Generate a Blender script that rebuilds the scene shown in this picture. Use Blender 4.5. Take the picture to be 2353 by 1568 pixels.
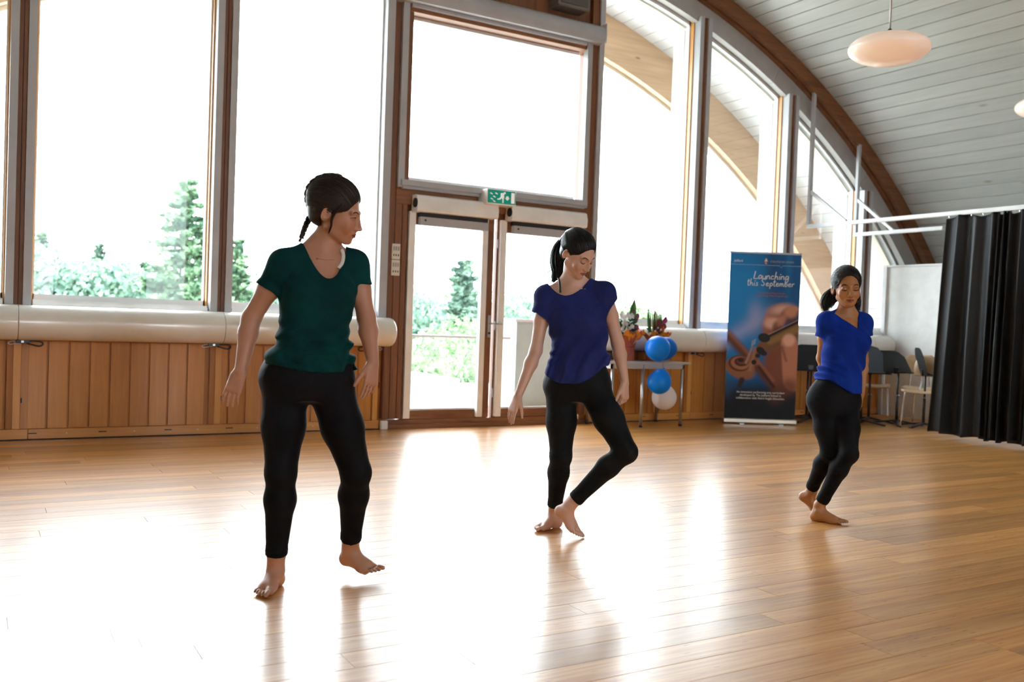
import bpy, bmesh, math, random
import numpy as np
from mathutils import Vector, Matrix
PI = math.pi
for _o in list(bpy.data.objects): bpy.data.objects.remove(_o)
S = bpy.context.scene
COL = S.collection
random.seed(7)

# ------------------------------------------------------------------ camera, sky, sun, exposure
CAM_H = 1.1
YAW, PITCH, ROLL, FPX = math.radians(30.54), math.radians(1.25), math.radians(2.07), 2112.6
def _basis():
    cy, sy, cp, sp = math.cos(YAW), math.sin(YAW), math.cos(PITCH), math.sin(PITCH)
    f = Vector((sy*cp, cy*cp, -sp)); r = Vector((cy, -sy, 0)); u = r.cross(f)
    return math.cos(ROLL)*r + math.sin(ROLL)*u, -math.sin(ROLL)*r + math.cos(ROLL)*u, f
_r, _u, _f = _basis()
cd = bpy.data.cameras.new('camera'); cam = bpy.data.objects.new('camera', cd); COL.objects.link(cam)
cam.matrix_world = Matrix(((_r.x, _u.x, -_f.x, 0), (_r.y, _u.y, -_f.y, 0), (_r.z, _u.z, -_f.z, CAM_H), (0, 0, 0, 1)))
cd.sensor_fit = 'HORIZONTAL'; cd.sensor_width = 36.0; cd.lens = FPX/2353*36.0
cd.clip_start = 0.05; cd.clip_end = 400
cd.dof.use_dof = True; cd.dof.focus_distance = 4.55; cd.dof.aperture_fstop = 2.8
S.camera = cam
W = bpy.data.worlds.new('sky'); S.world = W; W.use_nodes = True
nt = W.node_tree; bg = nt.nodes['Background']
bg.inputs[0].default_value = (0.86, 0.93, 1.0, 1); bg.inputs[1].default_value = SKY_STRENGTH = 17.0
sd = bpy.data.lights.new('sun', 'SUN'); sd.energy = 18.0; sd.angle = math.radians(3); sd.color = (1.0, 0.94, 0.84)
sun = bpy.data.objects.new('sun', sd); COL.objects.link(sun)
sun.rotation_euler = (math.radians(38), 0, math.radians(-65))
S.view_settings.view_transform = 'Standard'; S.view_settings.look = 'None'
S.view_settings.gamma = 1.0; S.view_settings.use_curve_mapping = False
S.view_settings.exposure = 0.0
S.cycles.use_denoising = True
S.cycles.max_bounces = 10; S.cycles.diffuse_bounces = 5; S.cycles.glossy_bounces = 4
S.cycles.transparent_max_bounces = 16; S.cycles.caustics_reflective = False; S.cycles.caustics_refractive = False
S.cycles.sample_clamp_indirect = 8.0

# ------------------------------------------------------------------ helpers
def tag(o, label=None, cat=None, group=None, kind=None):
    if label: o['label'] = label
    if cat: o['category'] = cat
    if group: o['group'] = group
    if kind: o['kind'] = kind
    return o
def empty(name, loc=(0, 0, 0), rz=0.0):
    o = bpy.data.objects.new(name, None); COL.objects.link(o)
    o.location = loc; o.rotation_euler = (0, 0, rz); o.empty_display_size = 0.1
    return o
def link_mesh(name, me, mat=None, parent=None, smooth=False):
    if mat is not None: me.materials.append(mat)
    if smooth: me.polygons.foreach_set('use_smooth', [True]*len(me.polygons))
    o = bpy.data.objects.new(name, me); COL.objects.link(o)
    if parent is not None: o.parent = parent
    return o
def frame_of(d, up=(0, 0, 1)):
    d = Vector(d).normalized(); up = Vector(up)
    if abs(d.dot(up)) > 0.98: up = Vector((1, 0, 0))
    a = d.cross(up).normalized(); b = a.cross(d).normalized()
    return d, a, b
def catmull(pts, n=6, closed=False):
    P = [Vector(p) for p in pts]; out = []; m = len(P)
    rng = range(m if closed else m-1)
    for i in rng:
        p0 = P[(i-1) % m] if (closed or i > 0) else P[0]*2-P[1]
        p1 = P[i]; p2 = P[(i+1) % m]
        p3 = P[(i+2) % m] if (closed or i+2 < m) else P[-1]*2-P[-2]
        for k in range(n):
            t = k/n
            out.append(0.5*((2*p1)+(-p0+p2)*t+(2*p0-5*p1+4*p2-p3)*t*t+(-p0+3*p1-3*p2+p3)*t**3))
    if not closed: out.append(P[-1])
    return out
class MB:
    def __init__(s): s.v = []; s.f = []
    def add(s, vs, fs):
        n = len(s.v); s.v += [tuple(v) for v in vs]; s.f += [tuple(i+n for i in f) for f in fs]
    def box(s, x0, x1, y0, y1, z0, z1, c=0.0):
        if c <= 0:
            s.add([(x0,y0,z0),(x1,y0,z0),(x1,y1,z0),(x0,y1,z0),(x0,y0,z1),(x1,y0,z1),(x1,y1,z1),(x0,y1,z1)],
                  [(0,3,2,1),(4,5,6,7),(0,1,5,4),(1,2,6,5),(2,3,7,6),(3,0,4,7)])
        else:
            bm = bmesh.new(); bmesh.ops.create_cube(bm, size=1)
            for v in bm.verts:
                v.co = Vector(((x0+x1)/2+v.co.x*(x1-x0), (y0+y1)/2+v.co.y*(y1-y0), (z0+z1)/2+v.co.z*(z1-z0)))
            bmesh.ops.bevel(bm, geom=bm.edges[:], offset=c, segments=1, affect='EDGES')
            s.bm(bm)
        return s
    def bm(s, bm):
        bm.verts.ensure_lookup_table(); bm.verts.index_update()
        s.add([v.co[:] for v in bm.verts], [[v.index for v in f.verts] for f in bm.faces]); bm.free()
    def obox(s, c, ex, ey, ez):
        c, ex, ey, ez = map(Vector, (c, ex, ey, ez)); vs = []
        for sz in (-1, 1):
            for sx, sy in ((-1,-1),(1,-1),(1,1),(-1,1)): vs.append(c+ex*sx*.5+ey*sy*.5+ez*sz*.5)
        s.add(vs, [(0,3,2,1),(4,5,6,7),(0,1,5,4),(1,2,6,5),(2,3,7,6),(3,0,4,7)]); return s
    def tube(s, pts, r, n=10, caps=True, closed=False, flat=1.0, up=(0, 0, 1)):
        P = [Vector(p) for p in pts]; m = len(P); base = len(s.v)
        R = r if isinstance(r, (list, tuple)) else [r]*m
        pa = None
        for i, p in enumerate(P):
            if closed: d = P[(i+1) % m]-P[i-1]
            else: d = P[min(i+1, m-1)]-P[max(i-1, 0)]
            d = d.normalized()
            if pa is None: _, a, b = frame_of(d, up)
            else:
                a = (pa-d*pa.dot(d)); a = a.normalized() if a.length > 1e-6 else frame_of(d, up)[1]; b = a.cross(d).normalized()
            pa = a
            for k in range(n):
                t = 2*PI*k/n
                s.v.append(tuple(p+a*math.cos(t)*R[i]+b*math.sin(t)*R[i]*flat))
        for i in range(m if closed else m-1):
            j = (i+1) % m
            for k in range(n):
                k2 = (k+1) % n
                s.f.append((base+i*n+k, base+i*n+k2, base+j*n+k2, base+j*n+k))
        if caps and not closed:
            s.f.append(tuple(base+k for k in range(n))[::-1]); s.f.append(tuple(base+(m-1)*n+k for k in range(n)))
        return s
    def cyl(s, p, q, r, n=16, r2=None):
        return s.tube([p, q], [r, r if r2 is None else r2], n)
    def lathe(s, prof, c=(0, 0, 0), n=28, axis='z'):
        base = len(s.v); m = len(prof)
        for r, z in prof:
            for k in range(n):
                t = 2*PI*k/n; x, y = r*math.cos(t), r*math.sin(t)
                s.v.append((c[0]+x, c[1]+y, c[2]+z) if axis == 'z' else (c[0]+z, c[1]+x, c[2]+y))
        for i in range(m-1):
            for k in range(n):
                k2 = (k+1) % n
                s.f.append((base+i*n+k, base+i*n+k2, base+(i+1)*n+k2, base+(i+1)*n+k))
        s.f.append(tuple(base+k for k in range(n))[::-1]); s.f.append(tuple(base+(m-1)*n+k for k in range(n)))
        return s
    def poly(s, pts, ext):
        n = len(pts); e = Vector(ext); P = [Vector(p) for p in pts]
        s.add(P+[p+e for p in P], [tuple(range(n))[::-1], tuple(range(n, 2*n))]+[(i, (i+1) % n, (i+1) % n+n, i+n) for i in range(n)])
        return s
    def build(s, name, mat=None, parent=None, smooth=False, origin=(0, 0, 0), auto=None):
        me = bpy.data.meshes.new(name)
        ox, oy, oz = origin
        me.from_pydata([(a-ox, b-oy, c-oz) for a, b, c in s.v], [], s.f)
        bm = bmesh.new(); bm.from_mesh(me); bmesh.ops.recalc_face_normals(bm, faces=bm.faces[:]); bm.to_mesh(me); bm.free()
        me.validate(); me.update()
        o = link_mesh(name, me, mat, parent, smooth)
        if auto is not None:
            me.polygons.foreach_set('use_smooth', [True]*len(me.polygons)); me.set_sharp_from_angle(angle=math.radians(auto))
        return o

# ------------------------------------------------------------------ materials
class NT:
    def __init__(s, name):
        s.m = bpy.data.materials.new(name); s.m.use_nodes = True; s.t = s.m.node_tree; s.t.nodes.clear()
        s.out = s.n('ShaderNodeOutputMaterial')
    def n(s, typ, **kw):
        nd = s.t.nodes.new(typ)
        for k, v in kw.items():
            if k.startswith('i_'):
                key = k[2:].replace('__', ' ')
                nd.inputs[int(key) if key.isdigit() else key].default_value = v
            else: setattr(nd, k, v)
        return nd
    def l(s, a, b): s.t.links.new(a, b)
    def ramp(s, fac, stops):
        r = s.n('ShaderNodeValToRGB'); e = r.color_ramp.elements
        while len(e) > 1: e.remove(e[-1])
        e[0].position = stops[0][0]; e[0].color = (*stops[0][1], 1)
        for p, c in stops[1:]:
            k = e.new(p); k.color = (*c, 1)
        s.l(fac, r.inputs[0]); return r.outputs[0]
def pbr(t, color=(.5,.5,.5), rough=.5, metal=0, coat=0, coat_rough=.1, spec=.5, sheen=0):
    b = t.n('ShaderNodeBsdfPrincipled')
    if isinstance(color, tuple): b.inputs['Base Color'].default_value = (*color, 1)
    else: t.l(color, b.inputs['Base Color'])
    b.inputs['Roughness'].default_value = rough; b.inputs['Metallic'].default_value = metal
    b.inputs['Coat Weight'].default_value = coat; b.inputs['Coat Roughness'].default_value = coat_rough
    b.inputs['Specular IOR Level'].default_value = spec
    b.inputs['Sheen Weight'].default_value = sheen
    t.l(b.outputs[0], t.out.inputs[0]); return b
def plain(name, color, rough=.5, metal=0, var=.06, scale=6, bump=0, bscale=60, **kw):
    t = NT(name); co = t.n('ShaderNodeTexCoord')
    ns = t.n('ShaderNodeTexNoise', i_Scale=scale, i_Detail=4.0); t.l(co.outputs['Object'], ns.inputs['Vector'])
    c0 = tuple(max(0, c*(1-var)) for c in color); c1 = tuple(min(1, c*(1+var)) for c in color)
    b = pbr(t, t.ramp(ns.outputs[0], [(.3, c0), (.7, c1)]), rough, metal, **kw)
    if bump:
        n2 = t.n('ShaderNodeTexNoise', i_Scale=bscale, i_Detail=3.0); t.l(co.outputs['Object'], n2.inputs['Vector'])
        bp = t.n('ShaderNodeBump', i_Strength=bump, i_Distance=.01); t.l(n2.outputs[0], bp.inputs['Height']); t.l(bp.outputs[0], b.inputs['Normal'])
    return t.m
def wood(name, dark, light, axis='z', sc=14, rough=.45, coat=0, rand=.25, knots=None, kscale=2.2, spec=.5, stretch=.06, bump=.15):
    t = NT(name); co = t.n('ShaderNodeTexCoord'); oi = t.n('ShaderNodeObjectInfo')
    ad = t.n('ShaderNodeVectorMath', operation='MULTIPLY_ADD'); ad.inputs[1].default_value = (1, 1, 1)
    sc3 = t.n('ShaderNodeVectorMath', operation='SCALE'); sc3.inputs[0].default_value = (37, 23, 51)
    t.l(oi.outputs['Random'], sc3.inputs['Scale'])
    t.l(co.outputs['Object'], ad.inputs[0]); t.l(sc3.outputs[0], ad.inputs[2])
    mp = t.n('ShaderNodeMapping'); s3 = {'x': (stretch, 1, 1), 'y': (1, stretch, 1), 'z': (1, 1, stretch)}[axis]
    mp.inputs['Scale'].default_value = s3; t.l(ad.outputs[0], mp.inputs[0])
    n1 = t.n('ShaderNodeTexNoise', i_Scale=sc, i_Detail=6.0, i_Roughness=.6, i_Distortion=.6); t.l(mp.outputs[0], n1.inputs['Vector'])
    n2 = t.n('ShaderNodeTexNoise', i_Scale=sc*7, i_Detail=2.0); t.l(mp.outputs[0], n2.inputs['Vector'])
    mx = t.n('ShaderNodeMath', operation='MULTIPLY_ADD', i_1=.35); t.l(n2.outputs[0], mx.inputs[0]); 
    m2 = t.n('ShaderNodeMath', operation='MULTIPLY', i_1=.65); t.l(n1.outputs[0], m2.inputs[0]); t.l(m2.outputs[0], mx.inputs[2])
    col = t.ramp(mx.outputs[0], [(.3, dark), (.68, light)])
    if knots:
        v = t.n('ShaderNodeTexVoronoi', i_Scale=kscale); mk = t.n('ShaderNodeMapping')
        mk.inputs['Scale'].default_value = {'x': (.35, 1, 1), 'y': (1, .35, 1), 'z': (1, 1, .35)}[axis]
        t.l(ad.outputs[0], mk.inputs[0]); t.l(mk.outputs[0], v.inputs['Vector'])
        kr = t.ramp(v.outputs['Distance'], [(.02, (1, 1, 1)), (.075, (0, 0, 0))])
        mm = t.n('ShaderNodeMix', data_type='RGBA'); t.l(kr, mm.inputs[0]); t.l(col, mm.inputs[6]); mm.inputs[7].default_value = (*knots, 1); col = mm.outputs[2]
    hs = t.n('ShaderNodeHueSaturation'); t.l(col, hs.inputs['Color'])
    mr = t.n('ShaderNodeMapRange'); mr.inputs['To Min'].default_value = 1-rand; mr.inputs['To Max'].default_value = 1+rand*.7
    t.l(oi.outputs['Random'], mr.inputs[0]); t.l(mr.outputs[0], hs.inputs['Value'])
    b = pbr(t, hs.outputs[0], rough, coat=coat, spec=spec)
    if bump:
        bp = t.n('ShaderNodeBump', i_Strength=bump, i_Distance=.002); t.l(mx.outputs[0], bp.inputs['Height']); t.l(bp.outputs[0], b.inputs['Normal'])
    return t.m
def bamboo(name):
    t = NT(name); co = t.n('ShaderNodeTexCoord'); oi = t.n('ShaderNodeObjectInfo')
    sc3 = t.n('ShaderNodeVectorMath', operation='SCALE'); sc3.inputs[0].default_value = (37, 23, 5); t.l(oi.outputs['Random'], sc3.inputs['Scale'])
    ad = t.n('ShaderNodeVectorMath', operation='ADD'); t.l(co.outputs['Object'], ad.inputs[0]); t.l(sc3.outputs[0], ad.inputs[1])
    mp = t.n('ShaderNodeMapping'); mp.inputs['Scale'].default_value = (.05, 1, 1); t.l(ad.outputs[0], mp.inputs[0])
    n1 = t.n('ShaderNodeTexNoise', i_Scale=60.0, i_Detail=3.0); t.l(mp.outputs[0], n1.inputs['Vector'])
    n0 = t.n('ShaderNodeTexNoise', i_Scale=9.0, i_Detail=3.0); t.l(mp.outputs[0], n0.inputs['Vector'])
    mx = t.n('ShaderNodeMix'); mx.inputs[0].default_value = .45; t.l(n0.outputs[0], mx.inputs[2]); t.l(n1.outputs[0], mx.inputs[3])
    col = t.ramp(mx.outputs[0], [(.32, (.44, .165, .032)), (.5, (.60, .265, .062)), (.68, (.74, .38, .115))])
    # bamboo knuckles: short dark dashes across the strips
    mk = t.n('ShaderNodeMapping'); mk.inputs['Scale'].default_value = (7, 50, 1); t.l(ad.outputs[0], mk.inputs[0])
    v = t.n('ShaderNodeTexVoronoi', i_Scale=1.0, i_Randomness=.75); t.l(mk.outputs[0], v.inputs['Vector'])
    kr = t.ramp(v.outputs['Distance'], [(.05, (.75, .75, .75)), (.15, (0, 0, 0))])
    mm = t.n('ShaderNodeMix', data_type='RGBA'); t.l(kr, mm.inputs[0]); t.l(col, mm.inputs[6]); mm.inputs[7].default_value = (.20, .075, .02, 1)
    hs = t.n('ShaderNodeHueSaturation'); t.l(mm.outputs[2], hs.inputs['Color'])
    mr = t.n('ShaderNodeMapRange'); mr.inputs['To Min'].default_value = .78; mr.inputs['To Max'].default_value = 1.15
    t.l(oi.outputs['Random'], mr.inputs[0]); t.l(mr.outputs[0], hs.inputs['Value'])
    b = pbr(t, hs.outputs[0], .5, coat=1.0, coat_rough=.24, spec=.35)
    # wear in the varnish
    w = t.n('ShaderNodeTexNoise', i_Scale=3.5, i_Detail=5.0); t.l(co.outputs['Object'], w.inputs['Vector'])
    wr = t.n('ShaderNodeMapRange'); wr.inputs['To Min'].default_value = .23; wr.inputs['To Max'].default_value = .27; t.l(w.outputs[0], wr.inputs[0]); t.l(wr.outputs[0], b.inputs['Coat Roughness'])
    bp = t.n('ShaderNodeBump', i_Strength=.05, i_Distance=.0006); t.l(n1.outputs[0], bp.inputs['Height']); t.l(bp.outputs[0], b.inputs['Normal'])
    return t.m
def glassm():
    t = NT('window_glass'); tr = t.n('ShaderNodeBsdfTransparent'); tr.inputs[0].default_value = (.97, .99, .98, 1)
    g = t.n('ShaderNodeBsdfGlossy', i_Roughness=.0); g.inputs[0].default_value = (1, 1, 1, 1)
    fr = t.n('ShaderNodeFresnel', i_IOR=1.45); mx = t.n('ShaderNodeMixShader')
    ml = t.n('ShaderNodeMath', operation='MULTIPLY', i_1=.3); t.l(fr.outputs[0], ml.inputs[0])
    t.l(ml.outputs[0], mx.inputs[0]); t.l(tr.outputs[0], mx.inputs[1]); t.l(g.outputs[0], mx.inputs[2]); t.l(mx.outputs[0], t.out.inputs[0])
    return t.m
def vcol(name, attr='Col', rough=.5, coat=0, sss=0, sheen=0, bump=0, bscale=300):
    t = NT(name); a = t.n('ShaderNodeAttribute', attribute_name=attr)
    b = pbr(t, a.outputs['Color'], rough, coat=coat, sheen=sheen)
    if sss:
        b.inputs['Subsurface Weight'].default_value = sss; b.inputs['Subsurface Radius'].default_value = (.012, .005, .003); b.inputs['Subsurface Scale'].default_value = 1.0
    if bump:
        co = t.n('ShaderNodeTexCoord'); n2 = t.n('ShaderNodeTexNoise', i_Scale=bscale, i_Detail=3.0); t.l(co.outputs['Object'], n2.inputs['Vector'])
        bp = t.n('ShaderNodeBump', i_Strength=bump, i_Distance=.002); t.l(n2.outputs[0], bp.inputs['Height']); t.l(bp.outputs[0], b.inputs['Normal'])
    return t.m
def emis(name, color, strength, base=(.9,.9,.9), rough=.2):
    t = NT(name); b = pbr(t, base, rough, coat=.5); b.inputs['Emission Color'].default_value = (*color, 1); b.inputs['Emission Strength'].default_value = strength
    return t.m
M = dict(
    plank=bamboo('bamboo_floor'), glass=glassm(),
    sub=plain('screed', (.12, .08, .05), .9),
    frame_brown=wood('brown_timber', (.12, .040, .016), (.26, .095, .035), 'z', 18, .5, rand=.12),
    frame_brown_x=wood('brown_timber_horizontal', (.15, .052, .020), (.32, .125, .046), 'x', 18, .5, rand=.12),
    panel=wood('orange_timber_panel', (.46, .165, .028), (.62, .26, .050), 'z', 7, .42, rand=.10, coat=.15),
    panel_joint=wood('panel_joint_wood', (.33, .115, .022), (.46, .175, .036), 'z', 7, .45, rand=.08),
    panel_stile=wood('light_timber_stile', (.60, .26, .06), (.76, .37, .10), 'z', 9, .42, rand=.08, coat=.15),
    base_x=wood('light_timber_baseboard', (.56, .22, .05), (.70, .32, .08), 'x', 9, .42, rand=.08, coat=.15),
    beam=wood('brown_arch_beam', (.13, .050, .018), (.27, .115, .045), 'x', 8, .5, rand=.1, knots=(.05, .02, .01), kscale=2.0),
    glulam=wood('pale_glulam', (.36, .22, .13), (.52, .34, .21), 'x', 6, .55, rand=.1, knots=(.12, .055, .03), kscale=3.4),
    cream=plain('cream_painted_timber', (.80, .74, .62), .5),
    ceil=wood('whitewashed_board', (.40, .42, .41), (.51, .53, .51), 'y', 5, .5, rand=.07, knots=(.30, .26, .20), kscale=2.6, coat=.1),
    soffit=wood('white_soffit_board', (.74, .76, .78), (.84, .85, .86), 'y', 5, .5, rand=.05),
    fascia=plain('pale_grey_paint', (.38, .365, .35), .55),
    alu=plain('grey_aluminium', (.44, .44, .46), .42, .0, var=.05),
    white=plain('white_enamel', (.88, .88, .87), .3, coat=.3),
    whitem=plain('white_metal', (.80, .81, .82), .35),
    duct=plain('cream_duct', (.82, .79, .74), .22, coat=.6, var=.03),
    dark=plain('dark_gap', (.012, .014, .02), .6),
    black=plain('black_metal', (.018, .020, .024), .38, coat=.15),
    chrome=plain('chrome', (.75, .76, .78), .12, 1.0),
    steel=plain('satin_steel', (.55, .56, .58), .3, .9),
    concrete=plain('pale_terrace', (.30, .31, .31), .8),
    wallw=plain('white_wall', (.92, .93, .91), .7, bump=.03, bscale=15),
    asph=plain('ground', (.030, .050, .018), .9),
)
CX, CZ = 4.68, -3.52
YW = 8.35
LS = 1.10          # the west half of the vault is a little wider
def zarc(x, R):
    d = R*R-((x-CX)/(1 if x > CX else LS))**2
    return CZ+math.sqrt(d) if d > 0 else -99
def arcpt(R, th, y): return (CX+R*math.sin(th)*(1 if th > 0 else LS), y, CZ+R*math.cos(th))
def arc_solid(mb, R0, R1, y0, y1, t0, t1, n=40):
    base = len(mb.v)
    for i in range(n+1):
        th = t0+(t1-t0)*i/n
        for R, y in ((R0, y0), (R1, y0), (R1, y1), (R0, y1)): mb.v.append(arcpt(R, th, y))
    for i in range(n):
        a = base+i*4; b = a+4
        for k in range(4): mb.f.append((a+k, a+(k+1) % 4, b+(k+1) % 4, b+k))
    mb.f.append((base, base+1, base+2, base+3)); e = base+n*4; mb.f.append((e+3, e+2, e+1, e))
    return mb
TH0 = math.asin(8.1/8.83)

# ------------------------------------------------------------------ floor
floor = empty('floor'); tag(floor, kind='structure')
MB().box(-9, 13, -9.5, 8.5, -.2, -.014).build('subfloor', M['sub'], floor)
PW, PL = .135, 1.85
def plank_mesh(L):
    m = MB(); g = .0005; c = .0009; w = PW
    x0, x1, y0, y1 = g, L-g, g, w-g
    m.v += [(x0,y0,-.012),(x1,y0,-.012),(x1,y1,-.012),(x0,y1,-.012),(x0,y0,-c),(x1,y0,-c),(x1,y1,-c),(x0,y1,-c),(x0+c,y0+c,0),(x1-c,y0+c,0),(x1-c,y1-c,0),(x0+c,y1-c,0)]
    m.f += [(0,1,5,4),(1,2,6,5),(2,3,7,6),(3,0,4,7),(4,5,9,8),(5,6,10,9),(6,7,11,10),(7,4,8,11),(8,9,10,11)]
    return m
pm = plank_mesh(PL); pme = bpy.data.meshes.new('plank'); pme.from_pydata(pm.v, [], pm.f); pme.materials.append(M['plank'])
cand = []; rest = MB(); row = 0; y = 8.35-PW
rr = random.Random(3)
while y > -9.4:
    x = -9+rr.random()*PL
    while x < 13-PL*.2:
        xm, ym = x+PL/2, y+PW/2
        vis = y > .9 and (x+PL) > .0*ym-.1 and x < 1.78*ym and x < 11.0
        d = math.hypot(xm, ym)
        (cand.append((d, x, y)) if vis else rest.add([(a+x, b+y, c) for a, b, c in pm.v], pm.f))
        x += PL
    y -= PW; row += 1
cand.sort()
for i, (d, x, y) in enumerate(cand):
    if i < 300:
        o = bpy.data.objects.new('plank', pme); COL.objects.link(o); o.parent = floor; o.location = (x, y, rr.random()*.0003)
    else: rest.add([(a+x, b+y, c) for a, b, c in pm.v], pm.f)
tag(rest.build('plank_field', M['plank'], floor), kind='stuff')
print('planks in view', len(cand))

# ------------------------------------------------------------------ ceiling vault
ceiling = empty('ceiling'); tag(ceiling, kind='structure')
BW = .18; nb = int(9.0*TH0/BW)+1
restc = MB(); Yc0, Yc1 = -9.0, 8.33
def board_prof(th, w, y0, y1, mb, R=9.0, gap=.004, thick=.02):
    a, b = th+gap/R, th+w/R-gap/R; c = .004/R
    pts = [(R+thick, a), (R+.005, a), (R, a+c*1.2), (R, b-c*1.2), (R+.005, b), (R+thick, b)]
    base = len(mb.v)
    for y in (y0, y1):
        for r, t in pts: mb.v.append(arcpt(r, t, y))
    n = 6
    for k in range(n-1): mb.f.append((base+k, base+k+1, base+n+k+1, base+n+k))
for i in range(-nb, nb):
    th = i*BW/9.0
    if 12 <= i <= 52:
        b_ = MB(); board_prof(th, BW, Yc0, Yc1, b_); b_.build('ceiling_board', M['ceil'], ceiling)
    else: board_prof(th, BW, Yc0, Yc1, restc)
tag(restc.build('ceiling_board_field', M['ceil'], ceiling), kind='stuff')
arc_solid(MB(), 9.02, 9.14, Yc0, Yc1+.07, -TH0, TH0, 80).build('roof_deck', M['dark'], ceiling)

# inner arch beam, its groove and the fascia under it
t1 = empty('trim_1'); tag(t1, kind='structure')
arc_solid(MB(), 8.845, 9.0, 8.16, 8.235, -TH0, TH0, 80).build('arch_beam_front', M['beam'], t1)
arc_solid(MB(), 8.86, 9.0, 8.235, 8.25, -TH0, TH0, 80).build('arch_beam_groove', M['dark'], t1)
arc_solid(MB(), 8.83, 9.0, 8.25, 8.32, -TH0, TH0, 80).build('arch_beam_back', M['beam'], t1)
t2 = empty('trim_2'); tag(t2, kind='structure')
for k in range(10):
    a, b = -TH0+2*TH0*k/10, -TH0+2*TH0*(k+1)/10
    arc_solid(MB(), 8.61, 8.99, 8.31, 8.40, a+.0003, b-.0003, 10).build('fascia_panel', M['fascia'], t2)
# outside: cream reveal, soffit boards, outer glulam arch
t3 = empty('trim_3'); tag(t3, kind='structure')
arc_solid(MB(), 8.56, 9.0, 8.50, 8.64, -TH0, TH0, 80).build('outer_reveal', M['cream'], t3)
for i in range(-nb, nb):
    b_ = MB(); board_prof(i*BW/9.0, BW, 8.64, 9.9, b_, R=9.0)
    if i >= 6: b_.build('soffit_board', M['soffit'], t3)
    else: (lambda o: tag(o))(b_.build('soffit_board', M['soffit'], t3))
t4 = empty('trim_4'); tag(t4, kind='structure')
arc_solid(MB(), 8.45, 9.0, 9.86, 10.06, -TH0, TH0, 80).build('outer_arch_beam', M['glulam'], t4)
arc_solid(MB(), 8.41, 8.45, 9.98, 10.12, -TH0, TH0, 80).build('edge_flashing', M['cream'], t4)
arc_solid(MB(), 9.02, 9.2, 8.34, 10.3, -TH0, TH0, 60).build('roof_edge', M['cream'], t4)
# ------------------------------------------------------------------ gable wall: solid lower part
wall = empty('wall_north'); tag(wall, kind='structure')
mb = MB()
for x0, x1 in ((-6, 3.53), (5.82, 13)): mb.box(x0, x1, 8.36, 8.52, -.2, 1.09)
mb.build('wall_core', M['panel_joint'], wall)
DB0, DB1 = 3.66, 5.75            # clear door bay
def boards(x0, x1, mat_, step=.158, z0=.09, z1=.80):
    n = max(1, round((x1-x0)/step)); st = (x1-x0)/n
    for i in range(n):
        a = x0+i*st
        MB().box(a+.0008, a+st-.0136, 8.338, 8.36, z0, z1, .0015).build('board', mat_, wall)
        MB().box(a+st-.0135, a+st-.002, 8.341, 8.36, z0, z1, .001).build('joint_strip', M['panel_joint'], wall)
POSTS = [-1.27, .323, 1.895, 7.372, 8.87, 10.35]
for x0, x1 in ((-2.85, -1.34), (-1.2, .25), (.40, 1.80), (2.0, 3.37), (5.93, 7.27), (7.46, 8.77), (8.96, 10.25), (10.45, 12.2)):
    boards(x0, x1, M['panel'])
for x in POSTS:
    MB().box(x-.065, x-.02, 8.335, 8.36, .09, .80).build('joint_strip', M['panel_joint'], wall)
    MB().box(x-.02, x+.035, 8.325, 8.36, .09, .80, .002).build('stile', M['panel_stile'], wall)
    MB().box(x+.035, x+.09, 8.335, 8.36, .09, .80, .002).build('board', M['panel'], wall)
    MB().box(x+.038, x+.048, 8.33, 8.336, .30, .34).build('vent_slot', M['dark'], wall)
for x in (3.37, 5.86):
    MB().box(x, x+.05, 8.325, 8.36, .09, .80, .002).build('stile', M['panel_stile'], wall)
    MB().box(x+.055, x+.062, 8.32, 8.326, .40, .46).build('vent_slot', M['dark'], wall)
mb = MB()
for x0, x1 in ((-3, 3.44), (5.9, 10.78)):
    MB().box(x0, x1, 8.335, 8.36, .80, .835).build('brown_rail', M['frame_brown_x'], wall)  # brown timber rail along the top of the boards
bb = empty('baseboard_north'); tag(bb, kind='structure')
for x0, x1 in ((-3, .42), (.42, 2.36), (2.36, 3.44), (5.9, 7.4), (7.4, 9.4), (9.4, 10.78)):
    MB().box(x0, x1-.003, 8.315, 8.36, .008, .088, .003).build('base_board', M['base_x'], bb)
for x0, x1 in ((-2.9, 3.4), (5.95, 10.7)):
    x = x0+.2
    while x < x1-.1:
        MB().box(x, x+.062, 8.313, 8.316, .050, .058).build('vent_slot', M['dark'], bb)
        MB().cyl((x+.28, 8.316, .05), (x+.28, 8.312, .05), .0045, 8).build('screw', M['steel'], bb)
        x += .52
for x0, x1 in ((-3, 3.44), (5.9, 10.78)): MB().box(x0, x1, 8.30, 8.36, .0003, .008).build('shadow_gap', M['dark'], bb)

# posts: brown core with a groove between two grey blind channels
def post(n, x, top):
    e = empty('trim_%d' % n); tag(e, kind='structure')
    z0 = 1.09
    MB().box(x-.031, x-.003, 8.285, 8.50, z0, top).box(x+.003, x+.031, 8.285, 8.50, z0, top).build('post_core', M['frame_brown'], e)
    MB().box(x-.003, x+.003, 8.295, 8.50, z0, top).build('groove', M['dark'], e)
    for s in (-1, 1):
        m = MB(); a, b = sorted((x+s*.033, x+s*.092))
        m.box(a, b, 8.262, 8.345, z0, top); m.box(a+.008 if s > 0 else a, b if s > 0 else b-.008, 8.345, 8.37, z0, top)
        m.build('blind_channel', M['alu'], e)
    for s in (-1, 1):
        a, b = sorted((x+s*.035, x+s*.105))
        MB().box(a, b, 8.37, 8.43, z0, top).build('window_stile', M['panel_stile'], e)
        a, b = sorted((x+s*.035, x+s*.118))
        MB().box(a, b, 8.43, 8.50, z0, top).build('window_edge', M['whitem'], e)
    MB().box(x-.055, x+.055, 8.50, 8.78, z0, top).build('outer_fin', M['whitem'], e)
    MB().box(x-.10, x+.10, 8.515, 8.535, z0, top).build('cover_plate', M['dark'], e)
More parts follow.
